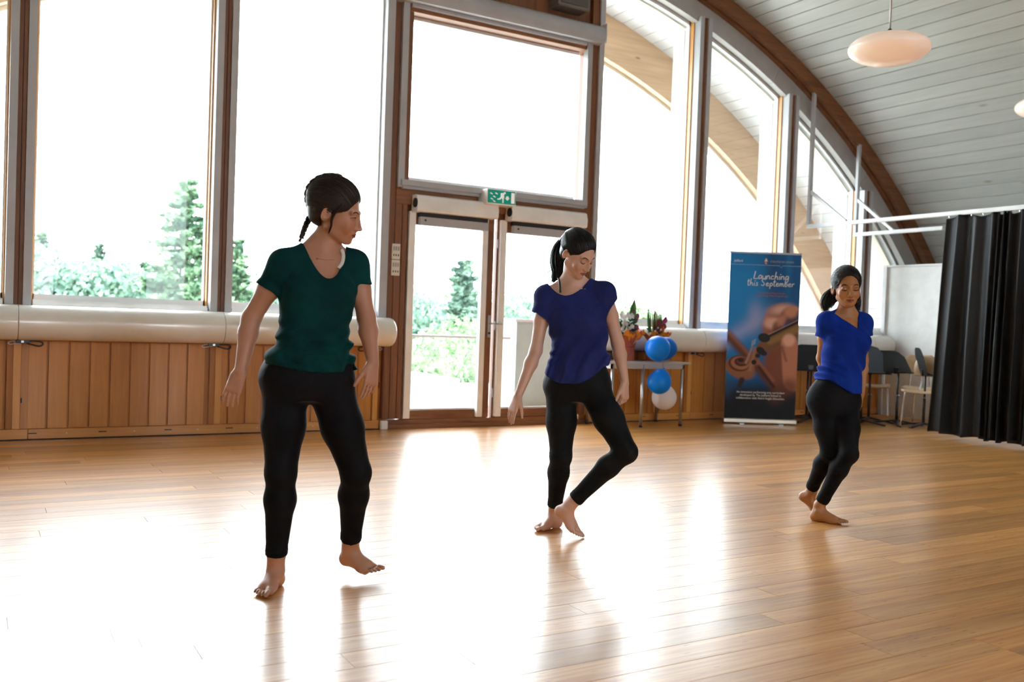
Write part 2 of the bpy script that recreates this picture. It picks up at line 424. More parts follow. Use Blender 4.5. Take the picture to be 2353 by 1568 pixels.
for i, x in enumerate(POSTS): post(5+i, x, min(zarc(x-.1, 8.72), zarc(x+.1, 8.72)))

# windows
def window(n, x0, x1, arch=True, z0=1.09, z1=None):
    e = empty('window_%d' % n); tag(e, kind='structure')
    m = MB(); m.box(x0, x1, 8.30, 8.43, z0, z0+.028).box(x0, x1, 8.33, 8.43, z0+.028, z0+.045)
    m.build('sill', M['white'], e)
    MB().box(x0, x1, 8.345, 8.36, z0-.012, z0).build('sill_strip', M['frame_brown_x'], e)  # brown timber strip below the sill
    m = MB(); m.box(x0, x1, 8.43, 8.50, z0, z0+.09)
    if z1: m.box(x0, x1, 8.43, 8.50, z1-.05, z1)
    else:
        n_ = 10
        for i in range(n_):
            a, b = x0+(x1-x0)*i/n_, x0+(x1-x0)*(i+1)/n_
            za, zb = zarc(a, 8.61), zarc(b, 8.61)
            if za < z0 or zb < z0: continue
            m.poly([(a, 8.43, za-.03), (b, 8.43, zb-.03), (b, 8.43, zb+.02), (a, 8.43, za+.02)], (0, .07, 0))
    m.build('window_frame', M['whitem'], e)
    MB().box(x0, x1, 8.50, 8.66, z0+.02, z0+.05).build('outer_sill', M['whitem'], e)
    g = MB()
    if z1: g.poly([(x0, 8.465, z0+.09), (x1, 8.465, z0+.09), (x1, 8.465, z1-.05), (x0, 8.465, z1-.05)], (0, .006, 0))
    else:
        pts = [(x0, 8.465, z0+.09), (x1, 8.465, z0+.09)]
        for i in range(11):
            a = x1+(x0-x1)*i/10; z = zarc(a, 8.62)
            if z > z0+.1: pts.append((a, 8.465, z))
        g.poly(pts, (0, .006, 0))
    g.build('glass_pane', M['glass'], e)
ed = [-2.75, -1.27, .323, 1.895, 3.47]
for i in range(4): window(1+i, ed[i]+.105, ed[i+1]-.105)
ed = [5.84, 7.372, 8.87, 10.35, 11.75]
for i in range(4): window(5+i, ed[i]+.105, ed[i+1]-(.105 if i < 3 else 0))

# door bay: columns, transom, upper window, roller tube, panel
t = empty('trim_11'); tag(t, kind='structure')
for k, (a, b) in enumerate(((3.462, 3.53), (3.533, 3.605), (3.608, 3.66))):
    MB().box(a, b, 8.30, 8.52, .10, 2.29 if k else 4.9, .003).build('column_board', M['frame_brown'], t)
MB().box(3.458, 3.665, 8.31, 8.53, .1, 4.9).build('column_core', M['frame_brown'], t)
MB().box(3.375, 3.455, 8.265, 8.36, 1.09, zarc(3.4, 8.7)).build('blind_channel', M['alu'], t)
MB().box(3.36, 3.455, 8.36, 8.50, 1.09, zarc(3.4, 8.7)).build('window_edge', M['whitem'], t)
MB().box(3.535, 3.60, 8.262, 8.345, 2.36, 4.22).build('blind_channel', M['alu'], t)
t = empty('trim_12'); tag(t, kind='structure')
MB().box(5.765, 5.85, 8.285, 8.52, .10, 4.9, .003).build('column_board', M['frame_brown'], t)
MB().box(5.853, 5.915, 8.262, 8.36, 1.09, zarc(5.9, 8.7)).build('blind_channel', M['alu'], t)
MB().box(5.70, 5.762, 8.262, 8.345, 2.36, 4.22).build('blind_channel', M['alu'], t)
MB().box(5.853, 5.95, 8.36, 8.50, 1.09, zarc(5.9, 8.7)).build('window_edge', M['whitem'], t)
t = empty('trim_13'); tag(t, kind='structure')
MB().box(3.53, 5.765, 8.29, 8.52, 2.20, 2.36, .003).build('transom', M['frame_brown_x'], t)
MB().box(3.605, 5.765, 8.29, 8.52, 4.07, 4.15, .003).build('head_rail', M['frame_brown_x'], t)
MB().box(3.53, 5.765, 8.33, 8.52, .0, .085, .003).build('threshold', M['frame_brown_x'], t)
MB().box(3.45, 5.90, 8.29, 8.34, .0005, .045, .003).build('threshold_board', M['frame_brown_x'], t)
window(9, 3.60, 5.70, z0=2.40, z1=4.09)
o = [c for c in bpy.data.objects if c.name == 'window_9'][0]
MB().box(3.56, 5.74, 8.225, 8.345, 2.375, 2.43).build('blind_bottom_rail', M['alu'], o)
MB().box(3.58, 5.72, 8.245, 8.345, 2.345, 2.375).build('blind_rail_lip', M['alu'], o)
# boarded panel over the tube
zt = lambda x: zarc(x, 8.86)
for i in range(12):
    a = 3.665+i*(5.765-3.665)/12; b = a+(5.765-3.665)/12
    MB().poly([(a+.001, 8.34, 4.15), (b-.001, 8.34, 4.15), (b-.001, 8.34, zt(b)), (a+.001, 8.34, zt(a))], (0, .1, 0)).build('board', M['frame_brown'], wall)

# roller tube above the upper window
rt = empty('roller_blind_box', (4.65, 8.20, 4.14)); tag(rt, 'long rounded grey roller blind box over the large window above the doors', 'blind')
pts = [(.0 , -.005), (.085, .0), (.105, .03), (.112, .09), (.10, .15), (.06, .19), (.0, .20)]
prof = [(3.43, 8.30-d*1.35, 4.14+z) for d, z in pts]
MB().poly(prof, (2.42, 0, 0)).build('casing', M['alu'], rt, auto=40, origin=(4.65, 8.20, 4.14))
MB().box(3.62, 5.68, 8.25, 8.30, 4.105, 4.135).build('slot_lip', M['alu'], rt, origin=(4.65, 8.20, 4.14))
MB().box(5.852, 5.862, 8.145, 8.30, 4.135, 4.345, .002).build('end_cap', M['whitem'], rt, origin=(4.65, 8.20, 4.14))

# doors
def door(n, xa, xb, handle):
    e = empty('door_%d' % n); tag(e, kind='structure')
    MB().box(xa, xb, 8.345, 8.41, .088, .175, .002).build('bottom_rail', M['frame_brown_x'], e)
    MB().box(xa, xb, 8.345, 8.41, 2.02, 2.20, .002).build('top_rail', M['frame_brown_x'], e)
    MB().box(xa, xa+.09, 8.345, 8.41, .175, 2.02, .002).build('stile', M['frame_brown'], e)
    MB().box(xb-.11, xb, 8.345, 8.41, .175, 2.02, .002).build('stile', M['frame_brown'], e)
    MB().box(xa+.09, xb-.11, 8.375, 8.383, .175, 2.02).build('glass_pane', M['glass'], e)
    MB().box(xa+.09, xb-.11, 8.36, 8.372, .175, .192).build('glazing_bead', M['whitem'], e)
    MB().box(xb-.118, xb-.11, 8.355, 8.372, .175, 2.02).build('gasket', M['dark'], e)
    MB().box(xa+.015, xa+.085, 8.29, 8.345, .10, 2.14, .003).build('blind_guide', M['white'], e)
    MB().box(xb-.165, xb-.10, 8.29, 8.345, .10, 2.14, .003).build('blind_guide', M['white'], e)
    if handle:
        MB().box(xb-.045, xb-.012, 8.335, 8.345, .92, 1.15, .003).build('handle_plate', M['steel'], e)
        h = MB(); h.cyl((xb-.028, 8.335, 1.065), (xb-.028, 8.285, 1.065), .009, 10); h.tube(catmull([(xb-.028, 8.287, 1.065), (xb+.03, 8.28, 1.067), (xb+.10, 8.28, 1.067)], 4), .0085, 10)
        h.build('handle', M['steel'], e, smooth=True)
        MB().cyl((xb-.028, 8.334, .965), (xb-.028, 8.327, .965), .012, 12).build('lock_cylinder', M['dark'], e)
    else:
        MB().box(xb-.05, xb-.03, 8.335, 8.345, .9, 1.1, .003).build('handle_plate', M['steel'], e)
    for z in (.3, 1.0, 1.85): MB().cyl((xa-.002, 8.325, z), (xa-.002, 8.325, z+.09), .007, 8).build('hinge', M['steel'], e)
door(1, 3.665, 4.665, True); door(2, 4.70, 5.76, False)
def blind_box(xa, xb, lab):
    org = ((xa+xb)/2, 8.22, 2.13)
    e = empty('roller_blind', org); tag(e, lab, 'blind')
    P = [(0, 0), (.13, 0), (.145, .015), (.15, .08), (.13, .15), (.10, .165), (0, .165)]
    MB().poly([(xa, 8.30-d, 2.13+z) for d, z in P], (xb-xa, 0, 0)).build('casing', M['white'], e, auto=35, origin=org)
    MB().box(xa+.07, xb-.07, 8.245, 8.30, 2.088, 2.13).build('slot', M['dark'], e, origin=org)
    MB().box(xa+.07, xb-.07, 8.225, 8.285, 2.005, 2.088, .004).build('bottom_rail', M['alu'], e, origin=org)
    MB().cyl((xa+.12, 8.226, 2.055), (xa+.12, 8.221, 2.055), .011, 10).build('logo_dot', M['black'], e, origin=org)
    MB().cyl((xa-.012, 8.20, 2.215), (xa, 8.20, 2.215), .045, 16).build('end_disc', M['dark'], e, origin=org)
    return e
blind_box(3.70, 4.60, 'white roller blind box above the left glass door')
blind_box(4.76, 5.70, 'white roller blind box above the right glass door, behind the ponytailed dancer')

# ducts
def duct(name, x0, x1, joints, lab):
    org = ((x0+x1)/2, 8.19, .81)
    e = empty(name, org); tag(e, lab, 'duct'); r = .139; zc = .949; yc = 8.19
    xs = [x0]+joints+[x1]
    for i in range(len(xs)-1):
        a, b = xs[i]+.0015, xs[i+1]-.0015
        prof = [(r-.004, a), (r, a+.004), (r, b-.004), (r-.004, b)]
        if i == len(xs)-2 and name == 'ventilation_duct': prof = [(r-.004, a), (r, a+.004), (r, b-.045), (r-.006, b-.02), (r-.02, b-.006), (r-.04, b)]
        MB().lathe([(q, w) for q, w in prof], (0, yc, zc), 48, 'x').build('duct_section', M['duct'], e, auto=40, origin=org)
    for j in joints: MB().lathe([(r-.006, j-.003), (r-.006, j+.003)], (0, yc, zc), 40, 'x').build('joint_ring', M['dark'], e, origin=org)
    return e
duct('ventilation_duct', -3.0, 3.50, [-1.27, .323, 1.895], 'long cream ventilation tube under the tall left windows')
d2 = duct('ventilation_duct', 5.96, 10.785, [7.372, 8.87, 10.35], 'cream ventilation tube under the right windows behind flowers and banner')
ties = 'black strap hooks under the ducts'
def tie(x, y, lab, s=1):
    org = (x, y, .79); e = empty('duct_strap', org); tag(e, lab, 'strap', ties)
    MB().box(x-.05, x+.05, y-.012, y+.012, .785, .812, .005).build('buckle', M['black'], e, origin=org)
    MB().box(x-.01, x+.008, y-.016, y-.011, .79, .806).build('clasp', M['steel'], e, origin=org)
    MB().tube(catmull([(x+.03*s, y, .80), (x+.09*s, y, .803), (x+.135*s, y-.005, .795), (x+.14*s, y-.01, .775), (x+.11*s, y-.01, .765), (x+.03*s, y, .785)], 6), .007, 8).build('loop', M['black'], e, smooth=True, origin=org)
    MB().tube(catmull([(x-.03*s, y, .80), (x-.075*s, y, .80), (x-.10*s, y, .787), (x-.085*s, y, .775), (x-.05*s, y, .78), (x-.01*s, y, .785)], 6), .003, 6).build('hook', M['steel'], e, smooth=True, origin=org)
tie(.36, 8.20, 'black strap loop under the duct at the far left edge')
tie(1.83, 8.20, 'black strap and clasp under the duct above the hand of the green shirt dancer')
tie(3.30, 8.20, 'black strap loop near the left duct end, behind the forearm of the green shirt dancer', -1)
tie(7.33, 8.20, 'black strap loop under the right duct, right of the balloons')

# corner block, switches, exit sign, speaker
tag(MB().box(3.445, 3.515, 8.27, 8.315, .002, .085, .004).build('socket_box', M['white']), 'small white box on the floor at the foot of the brown door column', 'socket box')
sp = empty('switch_panel', (3.545, 8.295, 1.50)); tag(sp, 'two stacked ivory switch plates on the brown column left of the doors', 'switch panel')
ivory = plain('ivory_plastic', (.72, .69, .60), .4)
for k in range(2):
    z = 1.50+k*.158
    MB().box(3.505, 3.592, 8.288, 8.302, z, z+.152, .003).build('plate', ivory, sp, origin=(3.545, 8.295, 1.5))
    for i in range(3): MB().box(3.518+i*.024, 3.533+i*.024, 8.2845, 8.289, z+.085, z+.125, .001).build('slot_key', plain('grey_key', (.35, .34, .32), .5), sp, origin=(3.545, 8.295, 1.5))
    for i in range(3): MB().box(3.52+i*.024, 3.53+i*.024, 8.2855, 8.289, z+.03, z+.05, .001).build('mark', M['dark'], sp, origin=(3.545, 8.295, 1.5))
ex = empty('exit_sign', (4.6, 8.16, 2.27)); tag(ex, 'green and white emergency exit sign with running figure above the doors', 'exit sign')
og = (4.6, 8.16, 2.27); X0, X1, ZB, ZT, YF = 4.43, 4.765, 2.265, 2.415, 8.10
green = emis('exit_green', (.0, .32, .24), .25, (.0, .28, .20)); signw = emis('exit_white', (1, 1, 1), .35, (.85, .87, .87))
MB().box(X0, X1, YF, 8.29, ZB, ZT, .004).build('housing', M['white'], ex, origin=og)
MB().box(X0+.008, X1-.008, YF-.003, YF, ZB+.014, ZT-.004).build('green_face', green, ex, origin=og)
sy = YF-.0045; SW = X1-X0-.016; SH = ZT-ZB-.018
def sg(pts, nm='symbol'):
    P = [(X0+.008+u*SW, sy, ZB+.014+(1-v)*SH) for u, v in pts]
    MB().poly(P, (0, .0012, 0)).build(nm, signw, ex, origin=og)
sg([(.845, .1), (.965, .1), (.965, .90), (.845, .90)], 'door_symbol')
sg([(.66, .40), (.74, .40), (.745, .52), (.78, .54), (.70, .72), (.62, .54), (.655, .52)], 'arrow_symbol')
sg([(.60+.033*math.cos(a*PI/5), .17+.085*math.sin(a*PI/5)) for a in range(10)], 'figure_head')
for P in ([(.45, .22), (.56, .17), (.585, .22), (.55, .52), (.46, .52)], [(.46, .48), (.51, .52), (.44, .70), (.34, .72), (.33, .65), (.40, .62)],
          [(.49, .52), (.545, .48), (.565, .68), (.56, .94), (.525, .94), (.525, .70)], [(.55, .38), (.575, .36), (.585, .58), (.565, .56)]): sg(P, 'running_figure')
for u, v in ((.06, .28), (.24, .24), (.17, .50), (.08, .68), (.17, .84)): sg([(u, v), (u+.04, v-.05), (u+.11, v+.05), (u+.09, v+.09)], 'dash')
spk = empty('wall_speaker', (5.42, 8.2, 4.42)); tag(spk, 'grey loudspeaker box on the brown panel above the roller tube', 'speaker')
MB().box(5.22, 5.62, 8.14, 8.34, 4.42, 4.72, .012).build('cabinet', plain('speaker_grey', (.16, .15, .15), .5), spk, origin=(5.42, 8.2, 4.42))
MB().box(5.25, 5.59, 8.128, 8.14, 4.45, 4.70, .004).build('grille', plain('grille', (.09, .09, .09), .7, bump=.5, bscale=220), spk, origin=(5.42, 8.2, 4.42))

# white side partition, back of hall
pw = empty('wall_east'); tag(pw, kind='structure')
MB().box(10.82, 10.88, 3.0, 8.33, 0, 2.02).build('partition_panel', M['wallw'], pw)
MB().box(10.80, 10.90, 3.0, 8.33, 2.02, 2.045, .003).build('top_rail', M['whitem'], pw)
MB().box(10.795, 10.90, 8.27, 8.335, 0, 2.045, .004).build('edge_post', M['whitem'], pw)
for s, nm in ((-1, 'wall_west'), (1, 'wall_south')): pass
ws = empty('wall_south'); tag(ws, kind='structure')
m = MB()
m.box(-9, 13, -9.2, -9.0, -.2, 1.0)
for x in range(-8, 13):
    if x not in (1, 4, 7): m.box(x, x+1, -9.2, -9.0, 1.0, max(1.1, zarc(x+.5, 8.95)))  # unseen end wall, most bays closed to cut the front fill
for x in (-1.3, .3, 1.9, 3.5, 5.86, 7.4, 8.9, 10.4): m.box(x-.1, x+.1, -9.2, -9.0, 1.0, zarc(x, 8.95))
m.build('gable_posts', M['wallw'], ws)
arc_solid(MB(), 8.5, 9.0, -9.2, -9.0, -TH0, TH0, 40).build('gable_arch', M['wallw'], ws)
wl = empty('wall_west'); tag(wl, kind='structure')
MB().box(-3.5, -3.4, -9, 8.33, 0, 1.0).build('knee_wall', M['wallw'], wl)

# curtain tracks
def track(name, x, z, y1, y0, top, lab, hangers, braces):
    org = (x, y1, z); e = empty(name, org); tag(e, lab, 'curtain track')
    MB().box(x-.02, x+.02, y0, y1, z, z+.035, .003).build('rail', M['whitem'], e, origin=org)
    MB().box(x-.026, x+.026, y0, y1, z-.012, z, .002).build('glide_channel', M['whitem'], e, origin=org)
    for y in hangers:
        MB().box(x-.022, x+.022, y-.022, y+.022, z+.03, zarc(x, 8.87) if y > 8.0 else zarc(x, 9.0), .003).build('hanger', M['alu'], e, origin=org)
    for ya, za, yb in braces:
        v = Vector((0, yb-ya, z+.03-za)); L = v.length; v.normalize(); n = v.cross(Vector((1, 0, 0)))
        MB().obox(((x), (ya+yb)/2, (za+z+.03)/2), v*L, Vector((.036, 0, 0)), n*.036).build('brace', M['whitem'], e, origin=org)
track('curtain_track', 9.15, 2.425, 8.22, 1.5, 4.1, 'white curtain track carrying the black curtain, hung from metal bars', [8.20, 4.75], [(8.2, 2.88, 7.62), (4.75, 2.95, 5.4)])
track('curtain_track', 10.0, 2.385, 8.19, 6.90, 3.8, 'shorter white track end behind the black curtain track', [8.17], [(8.17, 2.86, 7.6)])

# black curtain
def curtain():
    org = (9.15, 6.4, .03); e = empty('stage_curtain', org)
    tag(e, 'black pleated floor length curtain hanging at the right edge', 'curtain')
    NY, NZ = 460, 60; y0, y1 = 6.27, 3.2; rc = random.Random(5)
    ph = [0.0]
    for i in range(NY): ph.append(ph[-1]+(y0-y1)/NY*2*PI/(.15+.07*math.sin(i*.045)+.04*math.sin(i*.11+1)))
    vs = []; fs = []
    amp = [.055+.018*math.sin(i*.07)+.012*math.sin(i*.19+2) for i in range(NY+1)]
    for j in range(NZ+1):
        t = j/NZ
        for i in range(NY+1):
            s = i/NY
            p = ph[i]+.5*math.sin(t*3+i*.02)*t*.8
            droop = .035*max(0, 1-t*9)*(1-abs(math.sin(ph[i]*.25)))
            a = amp[i]*(.55+.55*min(1, t*1.3))
            x = 9.15+a*math.sin(p)+.012*math.sin(p*2+1)*t-(0.02*t)
            y = y0+(y1-y0)*s+.35*a*math.cos(p)+.10*t*(1-s)**8
            zb = .045-.02*s+.012*math.sin(p*.5)
            z = 2.415-droop+(zb-2.415)*t
            vs.append((x-org[0], y-org[1], z-org[2]))
    w = NY+1
    for j in range(NZ):
        for i in range(NY): fs.append((j*w+i, j*w+i+1, (j+1)*w+i+1, (j+1)*w+i))
    me = bpy.data.meshes.new('cloth'); me.from_pydata(vs, [], fs)
    t = NT('black_velvet'); co = t.n('ShaderNodeTexCoord'); n_ = t.n('ShaderNodeTexNoise', i_Scale=40.0); t.l(co.outputs['Object'], n_.inputs['Vector'])
    b = pbr(t, t.ramp(n_.outputs[0], [(.3, (.004, .004, .006)), (.7, (.008, .008, .011))]), .6, sheen=.12); b.inputs['Sheen Roughness'].default_value = .35; b.inputs['Sheen Tint'].default_value = (.7, .72, 1, 1)
    o = link_mesh('cloth', me, t.m, e, True)
    so = o.modifiers.new('s', 'SOLIDIFY'); so.thickness = .004
    for k in range(24):
        y = y0-.02-k*.13
        MB().box(9.145, 9.155, y-.004, y+.004, 2.395, 2.42).build('glider_hook', M['steel'], e, origin=org)
curtain()

# pendant lamps
def lamp(loc, lab, s=1.0):
    x, y, z = loc; e = empty('pendant_lamp', loc); tag(e, lab, 'lamp', 'oval pendant lamps under the vault')
    pr_ = []
    for i in range(25):
        a = -PI/2+PI*i/24; pr_.append((max(.004, .30*math.cos(a)), .118*math.sin(a)*(1 if a < 0 else .92)))
    t = NT('opal_glass'); b = pbr(t, (.90, .84, .78), .22, coat=.4)
    b.inputs['Subsurface Weight'].default_value = .3; b.inputs['Subsurface Radius'].default_value = (.05, .04, .03)
    b.inputs['Emission Color'].default_value = (1.0, .62, .42, 1); b.inputs['Emission Strength'].default_value = .34
    MB().lathe(pr_, (0, 0, 0), 56).build('shade', t.m, e, smooth=True)
    MB().lathe([(.045, .105), (.045, .125), (.02, .135), (.012, .15)], (0, 0, 0), 24).build('collar', M['black'], e, auto=40)
    h = zarc(x, 9.0)-z
    MB().cyl((0, 0, .14), (0, 0, h-.03), .007, 10).build('rod', M['steel'], e, smooth=True)
    MB().lathe([(.05, h-.03), (.05, h), (.01, h)], (0, 0, 0), 20).build('canopy', M['white'], e)
lamp((6.018, 4.681, 3.288), 'oval white opal pendant lamp hanging near the top right')
lamp((9.25, 5.29, 3.44), 'pendant lamp of opal glass cut off by the right edge')

# ------------------------------------------------------------------ banner
def banner():
    A = Vector((7.60, 7.96, 0)); B = Vector((8.335, 7.56, 0)); mid = (A+B)/2; d = (B-A); Wd = d.length
    e = empty('roll_up_banner', mid, math.atan2(d.y, d.x)); tag(e, 'tall blue roll-up banner showing a violin scroll and a hand', 'banner')
    H = 1.985; hw = Wd/2; nu, nv = 150, 400
    m = MB(); m.box(-hw-.012, hw+.012, -.05, .05, .012, .062, .008); m.build('base_cassette', plain('champagne_metal', (.55, .50, .42), .35, .6), e)
    for s in (-1, 1): MB().box(s*hw*.55-.03, s*hw*.55+.03, -.11, .11, 0, .012, .004).build('foot', M['steel'], e)
    MB().box(-hw-.006, hw+.006, -.012, .012, H, H+.022, .004).build('top_rail', M['alu'], e)
    MB().cyl((0, .03, .06), (0, .03, H), .009, 10).build('support_pole', M['steel'], e)
    U, V = np.meshgrid(np.linspace(0, 1, nu), np.linspace(0, 1, nv)); asp = H/Wd
    X = U; Y = V*asp
    def sm(a, b, x): t = np.clip((x-a)/(b-a), 0, 1); return t*t*(3-2*t)
    C = np.zeros((nv, nu, 3))
    def mix(mask, col):
        nonlocal C
        C = C*(1-mask[..., None])+np.array(col)*mask[..., None]
    C[:] = (.004, .085, .27)
    mix(sm(.9, 0, U)*.6, (.008, .20, .52)); mix(sm(.75, .2, np.hypot((U-.15)*1.2, (V-.30)*1.6)), (.01, .22, .60))
    mix(.5*np.exp(-((U-.60)/.10)**2)*sm(.5, .15, V), (.02, .06, .16)); mix(.45*np.exp(-((U-.83)/.05)**2)*sm(.45, .1, V), (.01, .20, .50))
    ln = np.abs((V-.50)+(U-.10)*.30)
    mix(.75*np.exp(-(ln/.055)**2)*sm(.75, .3, U), (.30, .38, .72)); mix(.6*np.exp(-((U-.38)/.10)**2-((V-.38)/.09)**2), (.35, .38, .62))
    mix(sm(.70, .86, V), (.004, .006, .014)); mix(.6*np.exp(-((U)/.10)**2-((V-.82)/.06)**2), (.03, .08, .22))
    def cap(x0, y0, x1, y1, r0, r1, soft, col, a=1.0):
        px, py = X-x0, Y-y0*asp; dx, dy = x1-x0, (y1-y0)*asp; t = np.clip((px*dx+py*dy)/(dx*dx+dy*dy), 0, 1)
        D = np.hypot(px-dx*t, py-dy*t)-(r0+(r1-r0)*t); mix(a*sm(soft, -soft, D), col)
    def ell(x, y, rx, ry, soft, col, a=1.0, ang=0):
        px, py = X-x, Y-y*asp; c, s = math.cos(ang), math.sin(ang); qx, qy = px*c+py*s, -px*s+py*c
        D = (np.hypot(qx/rx, qy/ry)-1)*min(rx, ry); mix(a*sm(soft, -soft, D), col)
    cap(-.03, .485, .72, .80, .065, .075, .05, (.10, .035, .022)); cap(-.03, .46, .70, .775, .018, .03, .03, (.32, .12, .08), .8)
    # hand
    sk = (.55, .24, .16); dk = (.10, .03, .02); lt = (.80, .50, .40)
    ell(.80, .68, .26, .36, .06, (.20, .065, .040), 1, -.3); ell(.93, .66, .12, .30, .06, (.30, .10, .065))
    ell(.64, .45, .15, .26, .05, (.30, .11, .075)); ell(.60, .40, .09, .10, .04, sk); ell(.72, .34, .17, .10, .04, (.30, .12, .09), 1, -.25); ell(.74, .33, .15, .06, .05, lt, .7, -.25)
    ell(.63, .415, .12, .075, .04, lt, .6, -.15); ell(.86, .37, .12, .12, .03, dk, .8); ell(.88, .345, .09, .08, .04, sk); ell(.93, .325, .06, .04, .02, sk); ell(.70, .44, .07, .09, .03, dk, .8); ell(.76, .395, .05, .09, .03, sk, .8, .5)
    # neck and fingerboard
    cap(1.05, .44, .55, .55, .115, .085, .02, (.16, .085, .035)); cap(1.05, .43, .60, .53, .05, .04, .03, (.30, .17, .07), .7)
    cap(1.05, .385, .56, .50, .022, .02, .008, (.012, .009, .010)); cap(1.05, .377, .56, .49, .004, .004, .004, (.55, .40, .30), .8)
    # thumb
    cap(.875, .53, .96, .76, .115, .15, .02, (.50, .20, .13)); ell(.87, .515, .085, .09, .03, (.80, .44, .33), .8); cap(.78, .56, .84, .64, .015, .012, .03, dk, .8); cap(.90, .80, .70, .86, .12, .10, .08, (.10, .035, .025), .7)
    cap(.42, .64, .66, .76, .03, .03, .02, (.30, .11, .07)); cap(.46, .68, .68, .80, .022, .022, .02, (.04, .012, .01))
    # scroll and pegbox
    cap(.50, .55, .37, .64, .055, .055, .008, (.20, .085, .045)); cap(.37, .64, .33, .72, .06, .05, .008, (.22, .09, .05))
    ell(.20, .685, .205, .155, .008, (.30, .11, .05), 1, .12); ell(.25, .72, .16, .10, .03, (.30, .12, .07), .9, .1)
    ell(.185, .665, .155, .115, .008, (.085, .025, .016), 1, .1); ell(.20, .662, .135, .095, .008, (.38, .15, .08), 1, .1); ell(.215, .655, .10, .065, .008, (.06, .016, .012)); ell(.22, .65, .07, .048, .008, (.16, .06, .04)); ell(.205, .645, .045, .030, .006, (.03, .008, .008))
    cap(.36, .56, .28, .66, .012, .02, .006, (.42, .24, .18), .8); cap(.40, .57, .34, .70, .02, .025, .02, (.40, .19, .11), .7)
    for px_, py_ in ((.37, .55), (.39, .545), (.35, .557)): cap(px_, py_, px_+.01, py_-.03, .004, .004, .003, (.6, .6, .65), .8)
    ell(.52, .505, .085, .065, .006, (.006, .006, .010), 1, .2); ell(.48, .585, .07, .05, .006, (.006, .006, .008), 1, .7); ell(.53, .60, .04, .035, .006, (.006, .006, .008)); ell(.44, .615, .035, .03, .006, (.008, .006, .006)); ell(.39, .655, .035, .035, .006, (.01, .006, .006))
    cap(.23, .765, .20, .80, .04, .03, .02, (.02, .01, .01))
    # header line, badge
    mix(.8*sm(.0016, .0006, np.abs(V-.068))*(np.abs(U-.72) > .02), (.35, .5, .75))
    mix(.8*sm(.0016, .0006, np.abs(V-.068-np.maximum(0, .02-np.abs(U-.72))*.6))*(np.abs(U-.72) < .022), (.35, .5, .75))
    ell(.502, .046, .020, .032, .004, (.75, .70, .60)); ell(.492, .050, .010, .016, .003, (.65, .04, .03)); ell(.512, .050, .008, .016, .003, (.02, .02, .03)); ell(.502, .030, .010, .010, .003, (.7, .5, .3))
    vs = np.stack([(U-.5)*Wd, -.014+.002*np.sin(U*9+V*5), H-V*(H-.055)], -1).reshape(-1, 3)
    idx = np.arange(nu*nv).reshape(nv, nu); fs = np.stack([idx[:-1, :-1], idx[1:, :-1], idx[1:, 1:], idx[:-1, 1:]], -1).reshape(-1, 4)
    me = bpy.data.meshes.new('printed_sheet'); me.from_pydata(vs.tolist(), [], fs.tolist())
    ca = me.color_attributes.new('Col', 'FLOAT_COLOR', 'POINT'); ca.data.foreach_set('color', np.concatenate([C.reshape(-1, 3), np.ones((nu*nv, 1))], 1).ravel().astype(np.float32))
    o = link_mesh('printed_sheet', me, vcol('banner_print', rough=.75), e, True)
    ink = plain('white_ink', (.80, .82, .85), .5, var=0); pink = plain('rose_ink', (.38, .14, .16), .5, var=0); dim = plain('grey_ink', (.30, .33, .40), .5, var=0)
    def text(body, u, v, size, mat_, align='CENTER', name='lettering', shear=0, w=1.0, ls=1.0):
        cu = bpy.data.curves.new('txt', 'FONT'); cu.body = body; cu.size = size; cu.align_x = align; cu.extrude = .0004; cu.shear = shear; cu.space_line = ls; cu.resolution_u = 3
        to = bpy.data.objects.new('txt', cu); COL.objects.link(to); bpy.context.view_layer.update()
        dg = bpy.context.evaluated_depsgraph_get(); me2 = bpy.data.meshes.new_from_object(to.evaluated_get(dg)); bpy.data.objects.remove(to)
        for vv in me2.vertices: x_, y_, z_ = vv.co; vv.co = (x_*w+(u-.5)*Wd, -.0185-z_, H-v*(H-.055)+y_)
        me2.materials.clear(); return link_mesh(name, me2, mat_, e)
    text('Juilliard', .055, .052, .038, ink, 'LEFT', w=.9)
    text('COLLÈGE DU LÉMAN', .555, .050, .032, dim, 'LEFT', shear=.2, w=.92)
    text('The Juilliard-Nord Anglia\nPerforming Arts Programme', .60, .240, .032, pink, ls=.95)
    text('An innovative performing arts curriculum\ndeveloped by The Juilliard School in\ncollaboration with Nord Anglia Education.', .50, .842, .0355, ink, ls=.98, w=.95)
